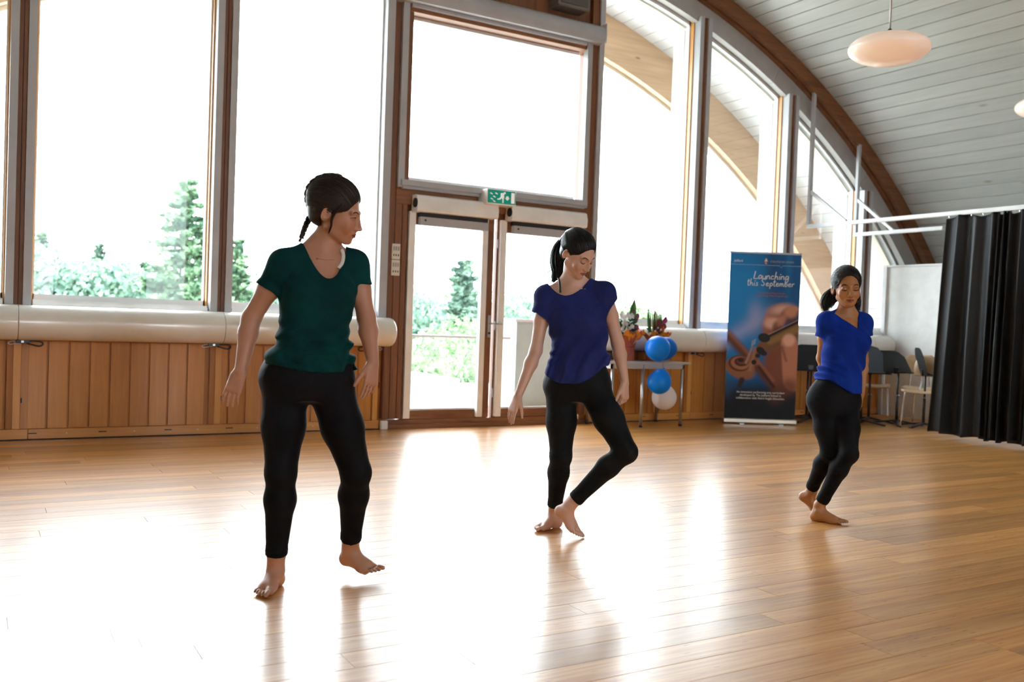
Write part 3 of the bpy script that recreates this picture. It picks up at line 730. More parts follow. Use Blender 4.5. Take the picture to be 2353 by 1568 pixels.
    # hand-written headline, drawn as pen strokes
    G = {'L': [[(.25,1.0),(.15,.5),(.05,.02),(.4,.0),(.75,.06)]], 'a': [[(.5,.42),(.25,.48),(.05,.2),(.2,.0),(.42,.18),(.5,.42)],[(.5,.42),(.46,.1),(.6,.0)]],
         'u': [[(.05,.42),(.05,.12),(.2,.0),(.42,.14),(.5,.42)],[(.5,.42),(.48,.1),(.6,.0)]], 'n': [[(.05,.42),(.05,.0)],[(.05,.25),(.25,.45),(.42,.32),(.42,.05),(.55,.0)]],
         'c': [[(.45,.38),(.25,.45),(.05,.2),(.2,.0),(.5,.08)]], 'h': [[(.2,1.0),(.08,.4),(.03,.0)],[(.06,.22),(.28,.42),(.4,.28),(.4,.04),(.52,.0)]],
         'i': [[(.12,.42),(.1,.05),(.22,.0)],[(.2,.62),(.3,.7)]], 'g': [[(.5,.42),(.25,.46),(.06,.22),(.2,.02),(.45,.2),(.5,.42)],[(.5,.42),(.42,-.2),(.2,-.42),(.02,-.28)]],
         't': [[(.22,.9),(.12,.3),(.15,.0),(.35,.02)],[(0,.6),(.42,.64)]], 's': [[(.4,.42),(.18,.4),(.2,.26),(.36,.16),(.25,.0),(.02,.05)]],
         'S': [[(.72,.9),(.4,1.0),(.15,.78),(.35,.52),(.55,.3),(.35,.02),(.02,.14)]], 'e': [[(.06,.22),(.4,.28),(.32,.45),(.1,.35),(.08,.08),(.3,.0),(.5,.1)]],
         'p': [[(.1,.42),(.04,-.4)],[(.1,.3),(.3,.46),(.48,.25),(.3,.02),(.08,.1)]], 'm': [[(.04,.42),(.04,.0)],[(.04,.25),(.2,.44),(.3,.28),(.3,.0)],[(.3,.25),(.46,.44),(.58,.28),(.58,.04),(.7,.0)]],
         'b': [[(.2,1.0),(.08,.4),(.06,.0)],[(.06,.12),(.25,.44),(.46,.26),(.3,.0),(.06,.05)]], 'r': [[(.06,.42),(.06,.0)],[(.06,.24),(.22,.42),(.42,.4)]]}
    adv = {'L': .68, 'm': .8, 'S': .8, 'i': .3, 't': .42, 'r': .46, ' ': .3}
    def script(txt, u, v, sz, wtot):
        tot = sum(adv.get(c, .6) for c in txt); k = wtot/tot; x = (u-.5)*Wd; z0 = H-v*(H-.055)
        for ch in txt:
            for st in G.get(ch, []):
                m_ = MB(); m_.tube([( x+px_*k, -.019, z0+py_*sz) for px_, py_, _ in [(*p_[:2], 0) for p_ in catmull([(a, b, 0) for a, b in st], 5)]], sz*.052, 6, flat=1.0)
                m_.build('brush_lettering', ink, e)
            x += adv.get(ch, .6)*k
    script('Launching', .335, .150, .085, .50*Wd); script('this September', .25, .192, .080, .665*Wd)
banner()

# ------------------------------------------------------------------ table, flowers, balloons
def table():
    x0, x1, y0, y1, H = 5.78, 6.90, 7.79, 8.29, .71
    org = ((x0+x1)/2, (y0+y1)/2, 0); e = empty('side_table', org); tag(e, 'grey topped table with round metal legs under the flowers', 'table')
    MB().box(x0, x1, y0-.02, y1, H-.022, H, .004).build('tabletop', plain('grey_laminate', (.50, .48, .46), .4), e, origin=org)
    fr = MB()
    for ya in (y0+.015, y1-.05): fr.box(x0+.06, x1-.06, ya, ya+.025, H-.075, H-.022)
    for xa in (x0+.06, x1-.085): fr.box(xa, xa+.025, y0+.015, y1-.03, H-.075, H-.022)
    fr.build('apron', M['alu'], e, origin=org)
    for x, y in ((6.265, y0+.03), (x1-.08, y0+.03), (6.93-.1, y1-.04), (x0+.08, y1-.04), (x0+.08, y0+.03)):
        l = MB().cyl((x, y, .02), (x, y, H-.03), .0175, 16).build('leg', M['steel'], e, smooth=True, origin=org)
        MB().cyl((x, y, .0), (x, y, .022), .02, 14).build('foot_cap', M['black'], e, origin=org)
table()
def balloon(c, r, mat_, lab, tilt=(0, 0, -1), grp='balloons tied to the side table', el=1.18):
    e = empty('balloon', c); tag(e, lab, 'balloon', grp)
    pr_ = []
    for i in range(27):
        a = PI*i/26; rr_ = r*math.sin(a); z = r*math.cos(a)
        if z < 0: z *= el*1.06; rr_ *= (1-.12*(math.sin(a-PI/2)))
        pr_.append((max(rr_, .003), z))
    q = Vector((0, 0, -1)).rotation_difference(Vector(tilt)).to_matrix().to_4x4()
    m = MB(); m.lathe(pr_[::-1], n=40); m.v = [tuple(q @ Vector(v)) for v in m.v]; m.build('skin', mat_, e, smooth=True)
    k = MB(); zb = -r*el*1.06; k.lathe([(.004, zb), (.012, zb-.012), (.004, zb-.014)], n=12); k.v = [tuple(q @ Vector(v)) for v in k.v]; k.build('knot', mat_, e)
    kn = q @ Vector((0, 0, zb-.012)); base = Vector((6.50, 7.77, .70))-Vector(c)
    MB().tube([kn, kn.lerp(base, .5)+Vector((0, 0, -.004)), base], .0013, 5).build('string', plain('maroon_string', (.2, .02, .04), .6), e)
def ballm(n, c):
    t = NT(n); b = pbr(t, c, .34, spec=.3); b.inputs['Subsurface Weight'].default_value = .15; b.inputs['Subsurface Radius'].default_value = (.02, .02, .03); return t.m
bl1 = ballm('blue_latex', (.0, .20, .85)); bl2 = ballm('deep_blue_latex', (.0, .12, .52)); bw = ballm('white_latex', (.78, .75, .76))
balloon((6.328, 7.66, .862), .135, bl1, 'round bright blue balloon in front of the bouquet, above the table edge', (.4, .2, -.75), el=1.02)
balloon((6.56, 7.80, .862), .122, bl2, 'darker blue balloon behind the round one at the right of the table top', (-.55, 0, -.7))
balloon((6.40, 7.70, .50), .130, bl1, 'blue balloon hanging just below the table edge', (.35, 0, .9), el=1.08)
balloon((6.56, 7.80, .325), .137, bw, 'white balloon, lowest one under the table', (-.35, 0, .9), el=1.10)
tissue_o = plain('orange_tissue', (.85, .28, .01), .6); tissue_r = plain('rust_tissue', (.42, .10, .04), .6); tissue_p = plain('pink_tissue', (.80, .32, .50), .6); tissue_m = plain('magenta_tissue', (.75, .01, .28), .6)
leafg = plain('leaf_green', (.04, .18, .035), .4); leafd = plain('leaf_dark', (.015, .06, .02), .45); petw = plain('white_petal', (.80, .80, .78), .5); petp = plain('purple_petal', (.30, .03, .14), .45); petr = plain('dark_red_leaf', (.16, .025, .03), .45)
def leaf(mb, base, d, L, w, curve=.2, n=6, cup=.25, up=(0, -1, .2)):
    base = Vector(base); d, a, b = frame_of(d, up); i0 = len(mb.v)
    for i in range(n+1):
        t = i/n; c = base+d*L*t-b*curve*L*t*t; ww = w*math.sin(PI*min(1, t*.93+.07))**.8
        mb.v += [tuple(c-a*ww+b*ww*cup), tuple(c), tuple(c+a*ww+b*ww*cup)]
    for i in range(n):
        for k in (0, 1): mb.f.append((i0+i*3+k, i0+i*3+k+1, i0+i*3+k+4, i0+i*3+k+3))
def wrap(mb, c, r0, r1, h0, h1, spikes, seed, a0=0, a1=2*PI):
    r_ = random.Random(seed); n = spikes*4; i0 = len(mb.v); rows = 5
    for j in range(rows+1):
        t = j/rows
        for i in range(n+1):
            a = a0+(a1-a0)*i/n; sp_ = abs(math.sin(i*PI/4))*t*t
            r = r0+(r1-r0)*t**1.3+.018*math.sin(i*1.9+j)*t+.03*sp_
            z = h0+(h1-h0)*t+.05*sp_*(1+.6*math.sin(i*3.1+seed))
            mb.v.append((c[0]+r*math.cos(a), c[1]+r*math.sin(a)*.8, c[2]+z))
    for j in range(rows):
        for i in range(n): mb.f.append((i0+j*(n+1)+i, i0+j*(n+1)+i+1, i0+(j+1)*(n+1)+i+1, i0+(j+1)*(n+1)+i))
def bouquet(loc, lab, kind):
    e = empty('bouquet', loc); e.scale = (.94, .94, .93); tag(e, lab, 'bouquet', 'wrapped bouquets on the side table'); r_ = random.Random(11+kind)
    m = MB(); wrap(m, (0, 0, 0), .10, .07, .0, .17, 5, 1+kind); m.build('wrapped_pot', tissue_r, e, smooth=False)
    m = MB(); wrap(m, (0, 0, 0), .055, .17, .16, .30, 5, 4+kind); m.build('rust_tissue', tissue_r, e)
    m = MB(); wrap(m, (.01, 0, 0), .05, .185, .17, .31, 5, 9+kind, -2.5, .9); m.build('orange_tissue', tissue_o, e)
    m = MB(); wrap(m, (.0, .03, 0), .05, .19, .18, .36, 4, 6+kind, .4, 3.2); m.build('pink_tissue', tissue_p, e)
    m = MB(); leaf(m, (.12, -.04, .25), (.5, -.1, .9), .13, .032, .1); m.build('magenta_tissue', tissue_m, e)
    m = MB(); m.tube(catmull([(-.06, -.07, .17), (0, -.085, .165), (.06, -.07, .17)], 4), .006, 6); m.tube(catmull([(0, -.085, .165), (-.02, -.10, .12), (-.03, -.10, .07)], 4), .004, 5); m.build('ribbon', petp, e)
    if kind == 0:
        for k in range(16):
            a, rad, z = r_.random()*2*PI, r_.random()*.085, .36+r_.random()*.20
            c = Vector((-.055+rad*math.cos(a), rad*math.sin(a)-.02, z)); f = MB()
            for p in range(6):
                t = p*PI/3+r_.random()*.3; leaf(f, c, (math.cos(t), -.5+.4*math.sin(t*2), math.sin(t)), .045, .017, .3)
            f.build('white_flower', petw, e)
        f = MB(); leaf(f, (.04, 0, .32), (.02, 0, 1), .42, .055, -.12, 10); leaf(f, (-.10, 0, .38), (-.5, 0, 1), .20, .02); f.build('tall_leaf', leafg, e)
        f = MB()
        for k in range(26):
            a = r_.random()*2*PI; leaf(f, (.04*math.cos(a)-.03, .04*math.sin(a), .28+.18*r_.random()), (math.cos(a), math.sin(a)-.4, .6*r_.random()+.1), .10, .02)
        f.build('foliage', leafd, e)
        for (x, z, s, tl) in ((.055, .60, .10, -.35), (.085, .50, .12, .25), (.10, .55, .09, .5), (.10, .42, .08, .7)):
            f = MB(); leaf(f, (x, -.01, z-.06), (tl, -.1, 1), s, .026, .15, 8, .9); leaf(f, (x, .01, z-.06), (tl*.4, .1, 1), s*.9, .024, -.1, 8, .9); f.build('calla_flower', petp, e)
            MB().tube([(x*.5, 0, .3), (x, 0, z-.05)], .004, 6).build('stem', leafg, e)
        for x, z in ((-.02, .33), (.02, .30), (.07, .32)):
            f = MB(); f.lathe([(.005, -.02), (.03, -.01), (.034, .012), (.018, .03), (.004, .034)], (x, -.07, z), 14); f.build('bud', petr if x < .05 else plain('ochre_bud', (.35, .16, .04), .6), e, smooth=True)
    else:
        for k in range(11):
            f = MB(); leaf(f, (-.06+.014*k, r_.random()*.03, .28), (-.22+.045*k, 0, 1), .34+.05*math.sin(k*1.7), .012, .02*(k-5), 8); f.build('grass_blade', (leafg, leafd, leafd)[k % 3], e)
        for x in (-.035, .02): MB().tube([(x, -.02, .27), (x-.02, -.02, .60)], .004, 6).build('reed', plain('ochre_reed', (.6, .36, .08), .6), e)
        for (x, z, tl, L, mt) in ((.12, .50, .8, .12, petp), (.12, .44, .9, .09, petr), (.04, .42, .25, .16, petr), (.09, .36, .3, .17, tissue_r)):
            f = MB(); leaf(f, (x-.03, -.02, z-.05), (tl, -.1, .9), L, .032, .2, 8, .8); f.build('calla_flower', mt, e)
            MB().tube([(x*.4, 0, .3), (x-.03, -.01, z-.05)], .004, 6).build('stem', leafd, e)
        for k in range(6):
            f = MB(); f.lathe([(.003, -.012), (.012, 0), (.003, .012)], (-.03+.022*k, -.05, .36+.02*(k % 3)), 10); f.build('berry', petp if k % 2 else petw, e, smooth=True)
        f = MB()
        for k in range(14):
            a = r_.random()*2*PI; leaf(f, (.03*math.cos(a), .03*math.sin(a), .26+.1*r_.random()), (math.cos(a), math.sin(a)-.4, .7), .09, .018)
        f.build('foliage', leafd, e)
bouquet((6.20, 8.03, .71), 'left bouquet with white flowers, purple callas and one tall green leaf', 0)
bouquet((6.60, 8.06, .71), 'right bouquet with grass blades and dark red callas behind the balloons', 1)
# ------------------------------------------------------------------ music stands and chairs
deskm = plain('stand_black', (.008, .010, .013), .55, spec=.25); deskb = plain('stand_grey_blue', (.07, .10, .14), .5)  # second desk finish is lighter and grey-blue
def stand(x, y, rz, tilt, h, lab, m_=None, grp='music stands stored beside the curtain'):
    e = empty('music_stand', (x, y, 0), rz); tag(e, lab, 'music stand', grp); m_ = m_ or deskm
    MB().cyl((0, 0, .03), (0, 0, h), .0125, 12).build('pole', M['black'], e, smooth=True)
    MB().cyl((0, 0, .06), (0, 0, h*.55), .017, 12).build('sleeve', M['black'], e, smooth=True)
    MB().cyl((.03, 0, h*.55), (-.02, 0, h*.55), .010, 8).build('knob', M['steel'], e)
    for k in range(4):
        a = PI/4+k*PI/2+.1; d = Vector((math.cos(a), math.sin(a), 0)); n = Vector((-d.y, d.x, 0))
        b = d*.30
        l = MB(); l.poly([tuple(d*.0+n*.028+Vector((0, 0, .045))), tuple(b+n*.016+Vector((0, 0, .0))), tuple(b-n*.016), tuple(-n*.028+Vector((0, 0, .045)))], (0, 0, .02)); l.build('leg', M['black'], e)
    ct, st = math.cos(tilt), math.sin(tilt); w, H = .25, .335
    P = [(-w, 0), (w, 0), (w, H*.72), (w-.06, H*.93), (w-.14, H), (-w+.14, H), (-w+.06, H*.93), (-w, H*.72)]
    Q = [(px, st*pz+.02, h-.02+ct*pz) for px, pz in P]
    MB().poly(Q, (0, .003*ct, -.003*st)).build('desk', m_, e)
    lip = [(-w, .02, h-.02), (w, .02, h-.02), (w, -.045, h-.02-.0), (-w, -.045, h-.02)]
    MB().poly(lip, (0, 0, .003)).build('ledge', m_, e); MB().poly([(-w, -.045, h-.02), (w, -.045, h-.02), (w, -.047, h-.004), (-w, -.047, h-.004)], (0, -.002, 0)).build('ledge_lip', m_, e)
    MB().box(-.03, .03, .022, .05, h-.03, h+.05, .004).build('bracket', M['black'], e)
    return e
stand(8.86, 7.80, -.60, .30, .64, 'black music stand right behind the banner edge')
stand(9.03, 8.00, -.35, .35, .66, 'black music stand against the wall between banner and the girl in royal blue')
stand(9.36, 7.45, -.62, .22, .65, 'music stand with greyish blue desk beside the arm of the girl in royal blue', deskb)
stand(9.72, 7.62, -.55, .4, .62, 'black music stand hidden behind the greyish blue one')
stand(9.80, 7.28, -.15, .62, .65, 'black music stand with its desk turned obliquely, right of the greyish blue one')
stand(9.86, 6.95, .80, .25, .65, 'black music stand seen nearly edge on in front of a wooden chair back')
def chair(x, y, rz, lab):
    e = empty('wooden_chair', (x, y, 0), rz); tag(e, lab, 'chair', 'beech shell chairs beside the curtain')
    wd = wood_chair
    SH = .445
    def shell(pts, wf, name, th=.011):
        P = catmull(pts, 5); n = len(P); m = MB(); k_ = 9
        for i, p in enumerate(P):
            w = wf(i/(n-1)); d = (P[min(i+1, n-1)]-P[max(i-1, 0)]).normalized(); nn = Vector((0, -d.z, d.y))
            for j in range(k_):
                u = -1+2*j/(k_-1); m.v.append(tuple(p+Vector((u*w, 0, 0))+nn*(.018*u*u)))
        for i in range(n-1):
            for j in range(k_-1): a = i*k_+j; m.f.append((a, a+1, a+k_+1, a+k_))
        o = m.build(name, wd, e, smooth=True); so = o.modifiers.new('s', 'SOLIDIFY'); so.thickness = th
    shell([(0, -.21, SH-.02), (0, -.17, SH), (0, 0, SH-.008), (0, .15, SH-.01), (0, .19, SH)], lambda t: .205*(.86+.14*math.sin(PI*min(1, t*1.2+.1))), 'seat')
    shell([(0, .225, SH+.16), (0, .235, SH+.24), (0, .255, SH+.33), (0, .285, SH+.40)], lambda t: .20*(1-.28*t**3)*(.9+.1*math.sin(PI*t)), 'backrest')
    for s in (-1, 1):
        l = catmull([(s*.19, -.20, .0), (s*.165, -.17, SH-.05), (s*.13, -.13, SH-.022)], 5)
        MB().tube(l, .0095, 10).build('leg', M['chrome'], e, smooth=True)
        l = catmull([(s*.19, .24, .0), (s*.165, .19, SH-.05), (s*.13, .13, SH-.022)], 5)
        MB().tube(l, .0095, 10).build('leg', M['chrome'], e, smooth=True)
        l = catmull([(s*.12, .02, SH-.022), (s*.12, .20, SH-.02), (s*.115, .245, SH+.05), (s*.11, .255, SH+.22)], 5)
        MB().tube(l, .009, 10).build('back_support', M['chrome'], e, smooth=True)
        MB().cyl((s*.19, -.20, 0), (s*.188, -.198, .018), .013, 10).build('foot_cap', M['black'], e)
        MB().cyl((s*.11, .248, SH+.21), (s*.11, .232, SH+.21), .012, 10).build('rivet', M['chrome'], e)
wood_chair = wood('beech_shell', (.52, .34, .19), (.66, .47, .28), 'x', 6, .35, coat=.3, rand=.04)
chair(9.80, 6.92, -1.25, 'beech chair with chrome legs nearest to the curtain, partly covered by it')
chair(10.32, 7.35, -.95, 'beech chair whose round backrest stands behind the edge-on music stand')
chair(10.02, 7.80, -.95, 'beech chair farthest left, behind the greyish blue music stand')

# ------------------------------------------------------------------ outside
ter = empty('terrace', (5.5, 9.3, -.06)); tag(ter, 'pale terrace floor outside the glass doors', 'terrace')
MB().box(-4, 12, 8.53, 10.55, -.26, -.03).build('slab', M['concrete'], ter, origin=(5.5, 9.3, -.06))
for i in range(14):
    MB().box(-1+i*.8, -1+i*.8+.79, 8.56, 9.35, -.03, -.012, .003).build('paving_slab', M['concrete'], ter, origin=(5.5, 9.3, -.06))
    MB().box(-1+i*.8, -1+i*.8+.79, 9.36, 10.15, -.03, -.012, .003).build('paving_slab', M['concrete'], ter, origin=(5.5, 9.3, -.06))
rl = empty('terrace_railing', (3, 10.22, -.03)); tag(rl, 'thin metal terrace railing with horizontal wires outside the left glass door', 'railing')
og = (3, 10.22, -.03)
MB().box(-3.5, 6.0, 10.20, 10.25, .86, .895, .004).build('top_rail', M['alu'], rl, origin=og)
for x in (-3.0, -1.5, 0, 1.5, 3.05, 4.60): MB().box(x-.025, x+.025, 10.205, 10.245, -.03, .86, .003).build('post', M['alu'], rl, origin=og)
for k in range(6): MB().cyl((-3.5, 10.225, .10+k*.13), (6.0, 10.225, .10+k*.13), .0025, 6).build('wire', M['steel'], rl, origin=og)
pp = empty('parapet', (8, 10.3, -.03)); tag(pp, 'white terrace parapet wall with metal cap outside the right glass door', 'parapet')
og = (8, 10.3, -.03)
MB().box(6.08, 11.5, 10.2, 10.42, -.03, 1.09).box(6.08, 6.30, 10.42, 10.78, -.03, 1.09).build('wall', plain('parapet_shaded_white', (.33, .38, .38), .8), pp, origin=og)  # white wall toned grey: the overhang's shade is in the colour
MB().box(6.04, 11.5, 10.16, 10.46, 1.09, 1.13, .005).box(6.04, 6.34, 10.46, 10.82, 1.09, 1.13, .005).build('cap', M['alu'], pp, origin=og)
lr = empty('lower_roof', (4, 16, -1)); tag(lr, 'flat pale lower roof beyond the terrace with a raised roof box', 'roof')
og = (4, 16, -1)
MB().box(-2, 13, 10.6, 19, -1.3, -.75).build('roof_deck', plain('roof_gravel', (.62, .62, .58), .9), lr, origin=og)
MB().box(4.2, 6.9, 13.6, 15.2, -.75, .05, .02).build('roof_box', M['wallw'], lr, origin=og)
MB().box(4.1, 7.0, 13.5, 15.3, .05, .11, .02).build('box_cap', M['whitem'], lr, origin=og)
MB().box(7.6, 10.5, 15.0, 17.2, -.75, -.25, .02).build('roof_step', M['wallw'], lr, origin=og)
gr = empty('ground', (0, 0, -6)); tag(gr, kind='structure')
MB().box(-150, 250, 8.6, 300, -6.4, -6.0).build('lawn', M['asph'], gr)

def leafmat(n, a, b):
    t = NT(n); co = t.n('ShaderNodeTexCoord'); ns = t.n('ShaderNodeTexNoise', i_Scale=1.3, i_Detail=5.0); t.l(co.outputs['Object'], ns.inputs['Vector'])
    c = t.ramp(ns.outputs[0], [(.35, a), (.65, b)]); d = t.n('ShaderNodeBsdfDiffuse'); tl = t.n('ShaderNodeBsdfTranslucent'); t.l(c, d.inputs[0]); t.l(c, tl.inputs[0])
    m_ = t.n('ShaderNodeMixShader'); m_.inputs[0].default_value = .35; t.l(d.outputs[0], m_.inputs[1]); t.l(tl.outputs[0], m_.inputs[2]); t.l(m_.outputs[0], t.out.inputs[0]); return t.m
LM = [leafmat('leaf_spring', (.055, .105, .060), (.26, .36, .19)), leafmat('leaf_blue_green', (.055, .105, .085), (.22, .32, .24)), leafmat('leaf_conifer', (.045, .095, .062), (.20, .31, .18))]
bark = plain('bark', (.16, .12, .09), .9)
def quads(P, N, size, rng):
    n = len(P); a = rng.normal(size=(n, 3)); a -= N*(a*N).sum(1, keepdims=True); a /= np.linalg.norm(a, axis=1, keepdims=True)+1e-9; b = np.cross(N, a)
    s = size*(.6+.8*rng.random((n, 1)))
    V = np.stack([P-a*s*.5-b*s*.25, P+a*s*.5-b*s*.35, P+a*s*.6+b*s*.3, P-a*s*.4+b*s*.4], 1).reshape(-1, 3)
    F = np.arange(4*n).reshape(n, 4); return V, F
def np_mesh(name, V, F, mat_, parent, smooth=False):
    me = bpy.data.meshes.new(name); V = np.asarray(V, np.float32); F = np.asarray(F, np.int32)
    me.vertices.add(len(V)); me.vertices.foreach_set('co', V.ravel()); k = F.shape[1]
    me.loops.add(F.size); me.loops.foreach_set('vertex_index', F.ravel()); me.polygons.add(len(F))
    me.polygons.foreach_set('loop_start', np.arange(len(F), dtype=np.int32)*k); me.polygons.foreach_set('loop_total', np.full(len(F), k, np.int32))
    if smooth: me.polygons.foreach_set('use_smooth', np.ones(len(F), bool))
    me.update(calc_edges=True); me.validate(); return link_mesh(name, me, mat_, parent)
def broadleaf(x, y, zg, h, r, lab, seed, lm=0, n=6500, size=.26, name='broadleaf_tree', grp='leafy trees beyond the terrace'):
    rng = np.random.default_rng(seed); e = empty(name, (x, y, zg)); tag(e, lab, 'tree', grp)
    nb_ = 16; cs = rng.normal(size=(nb_, 3)); cs /= np.linalg.norm(cs, axis=1, keepdims=True); cs *= (rng.random((nb_, 1))**.5)*[[r*.75, r*.75, h*.30]]; cs[:, 2] += h*.62
    rr_ = r*(.32+.28*rng.random(nb_)); P = []; N = []
    for c, q in zip(cs, rr_):
        k = n//nb_; d = rng.normal(size=(k, 3)); d /= np.linalg.norm(d, axis=1, keepdims=True); rad = q*(.72+.36*rng.random((k, 1)))
        P.append(c+d*rad*[[1, 1, .85]]); N.append(d+rng.normal(size=(k, 3))*.6)
    P = np.concatenate(P); N = np.concatenate(N); N /= np.linalg.norm(N, axis=1, keepdims=True)
    V, F = quads(P, N, size, rng); np_mesh('crown', V, F, LM[lm], e)
    t = MB(); t.tube([(0, 0, 0), (.1, 0, h*.35), (0, .1, h*.7)], [r*.09, r*.06, r*.02], 8)
    for k in range(5): t.tube([(0.05, 0, h*(.3+.05*k)), (cs[k][0]*.8, cs[k][1]*.8, cs[k][2])], [r*.035, r*.012], 6)
    t.build('trunk', bark, e)
def conifer(x, y, zg, h, r, lab, seed, n=9000, size=.30, lm=2, grp='conifers beyond the terrace'):
    rng = np.random.default_rng(seed); e = empty('conifer_tree', (x, y, zg)); tag(e, lab, 'tree', grp)
    nbr = 95; P = []; N = []; t = MB(); t.tube([(0, 0, 0), (0, 0, h*.97)], [r*.09, .02], 8)
    for i in range(nbr):
        z = h*(.12+.86*(i/nbr)**.9); L = r*(1-(z/h))**.8*(.65+.5*rng.random())+.12; a = i*2.4+rng.random()*.8; d = np.array([math.cos(a), math.sin(a), 0])
        k = int(n/nbr*(.35+1.3*L/r)); s = rng.random(k)**.7; p = d[None]*s[:, None]*L; p[:, 2] = z-.28*L*s+.22*L*s**3
        w = .22*L*(1-s*.6)+.05; p += rng.normal(size=(k, 3))*w[:, None]*[[.55, .55, .30]]; P.append(p); q = rng.normal(size=(k, 3))*.6; q[:, 2] += 1; N.append(q)
        t.tube([(0, 0, z), (d[0]*L*.9, d[1]*L*.9, z-.22*L)], [.03, .008], 4, caps=False)
    P = np.concatenate(P); N = np.concatenate(N); N /= np.linalg.norm(N, axis=1, keepdims=True)
    V, F = quads(P, N, size, rng); np_mesh('foliage', V, F, LM[lm], e); t.build('trunk', bark, e)
def polar(px, dist):      # ground position at a bearing (pixel column at the horizon) and distance
    a = YAW+math.atan((px-1176)/FPX); return dist*math.sin(a), dist*math.cos(a)
def zat(py_above, dist): return CAM_H+py_above/FPX*dist
x, y = polar(418, 36); conifer(x, y, -6, 6+zat(296, 36), 3.3, 'tallest conifer, seen through the second tall window from the left', 1, 20000, .19)
x, y = polar(1062, 38); conifer(x, y, -6, 6+zat(148, 38), 2.6, 'pointed conifer seen through the left glass door', 2, 18000, .20, 1)
x, y = polar(88, 62); conifer(x, y, -6, 6+zat(155, 62), 2.2, 'small distant conifer at the left edge of the second tall window', 3, 9000, .24)
x, y = polar(222, 66); conifer(x, y, -6, 6+zat(138, 66), 2.0, 'distant conifer tip in the middle of the second tall window', 4, 8000, .24, 1)
x, y = polar(540, 44); conifer(x, y, -6, 6+zat(170, 44), 2.2, 'conifer beyond the third tall window, left of the green shirt dancer', 5, 14000, .19)
TR = [(-20, 60, 140, 4.5, 1, 'leafy tree glimpsed through the leftmost window strip'), (60, 58, 105, 4.2, 0, 'leafy tree low at the left edge of the second tall window'),
      (150, 55, 128, 4.6, 1, 'rounded leafy tree left of centre in the second tall window'), (235, 58, 100, 4.4, 0, 'leafy tree at the centre of the second tall window'),
      (315, 60, 88, 4.6, 1, 'leafy tree left of the tallest conifer'), (390, 42, 78, 3.0, 0, 'leafy tree at the foot of the tallest conifer'), (452, 46, 72, 3.0, 0, 'leafy tree low beside the post right of the tallest conifer'),
      (560, 50, 100, 4.2, 1, 'leafy tree behind the forearm of the green shirt dancer'), (650, 58, 82, 4.4, 0, 'leafy tree hidden behind the torso of the green shirt dancer'), (850, 50, 95, 4.2, 1, 'leafy tree beyond the left arm of the green shirt dancer'),
      (935, 44, 62, 3.8, 1, 'leafy tree at the left edge of the left glass door'), (1000, 60, 70, 4.2, 0, 'distant leafy tree left of the pointed conifer'), (1180, 62, 66, 4.4, 1, 'leafy tree seen through the right glass door behind the door handle'),
      (1250, 66, 72, 4.6, 0, 'distant leafy tree behind the ponytailed dancer'), (1420, 64, 48, 4.2, 0, 'leafy tree beyond the white flowers'), (1520, 62, 44, 4.0, 0, 'distant leafy tree behind the callas')]
for i, (px, dist, up, r, lm, lab) in enumerate(TR):
    x, y = polar(px, dist); broadleaf(x, y, -6, (6+zat(up-8, dist)), r, lab, 20+i, lm, 12500, .21 if dist > 50 else .17)
for i, (px, dist, up, r, lab) in enumerate(((975, 24, -36, 2.6, 'bright green shrub behind the railing in the left glass door'), (1050, 22, -30, 2.4, 'leafy shrub beyond the railing near the middle door post'), (1085, 28, -8, 2.2, 'tall shrub right behind the terrace railing'))):
    x, y = polar(px, dist); broadleaf(x, y, -6, (6+zat(up, dist)), r, lab, 60+i, 0, 16000, .10, 'leafy_shrub', 'shrubs behind the railing')
# ------------------------------------------------------------------ people: smooth-union bodies meshed on a grid
def rotm(y, p, r):
    cy, sy, cp, sp, cr, sr = math.cos(y), math.sin(y), math.cos(p), math.sin(p), math.cos(r), math.sin(r)
    return np.array([[cy,-sy,0],[sy,cy,0],[0,0,1]]) @ np.array([[cr,0,sr],[0,1,0],[-sr,0,cr]]) @ np.array([[1,0,0],[0,cp,-sp],[0,sp,cp]])
def smin(a, b, k):
    if k <= 0: return np.minimum(a, b)
    h = np.maximum(k-np.abs(a-b), 0)/k; return np.minimum(a, b)-h*h*k*.25
def axis(lo, hi, h, fine=()):
    out = [lo]
    while out[-1] < hi:
        s = h
        for a, b, f in fine:
            if a-.006 < out[-1] < b: s = f
        out.append(out[-1]+s)
    return np.array(out, np.float32)
class Fld:
    def __init__(s, ax): s.ax = ax; s.F = np.full(tuple(len(a) for a in ax), 1.0, np.float32)
    def sl(s, lo, hi, m):
        r = []
        for a, l, h in zip(s.ax, lo, hi):
            i = max(0, int(np.searchsorted(a, l-m))-1); j = min(len(a), int(np.searchsorted(a, h+m))+1)
            if j-i < 2: return None
            r.append(slice(i, j))
        return tuple(r)
    def pts(s, q): return (s.ax[0][q[0]][:, None, None], s.ax[1][q[1]][None, :, None], s.ax[2][q[2]][None, None, :])
    def put(s, q, d, k=0., op='u'):
        if op == 'u': s.F[q] = smin(s.F[q], d, k)
        else: s.F[q] = -smin(-s.F[q], d, k)
    def apply(s, prims, grow=0.0):
        for p in prims:
            lo, hi = p['bb']; k = p.get('k', .02); q = s.sl(lo, hi, k+.02+grow)
            if q is None: continue
            d = p['f'](*s.pts(q))-(grow if p.get('op', 'u') == 'u' else 0)
            if p.get('clip'):
                for c in p['clip']: d = np.maximum(d, c(*s.pts(q)))
            s.put(q, d.astype(np.float32), k, p.get('op', 'u'))
        return s
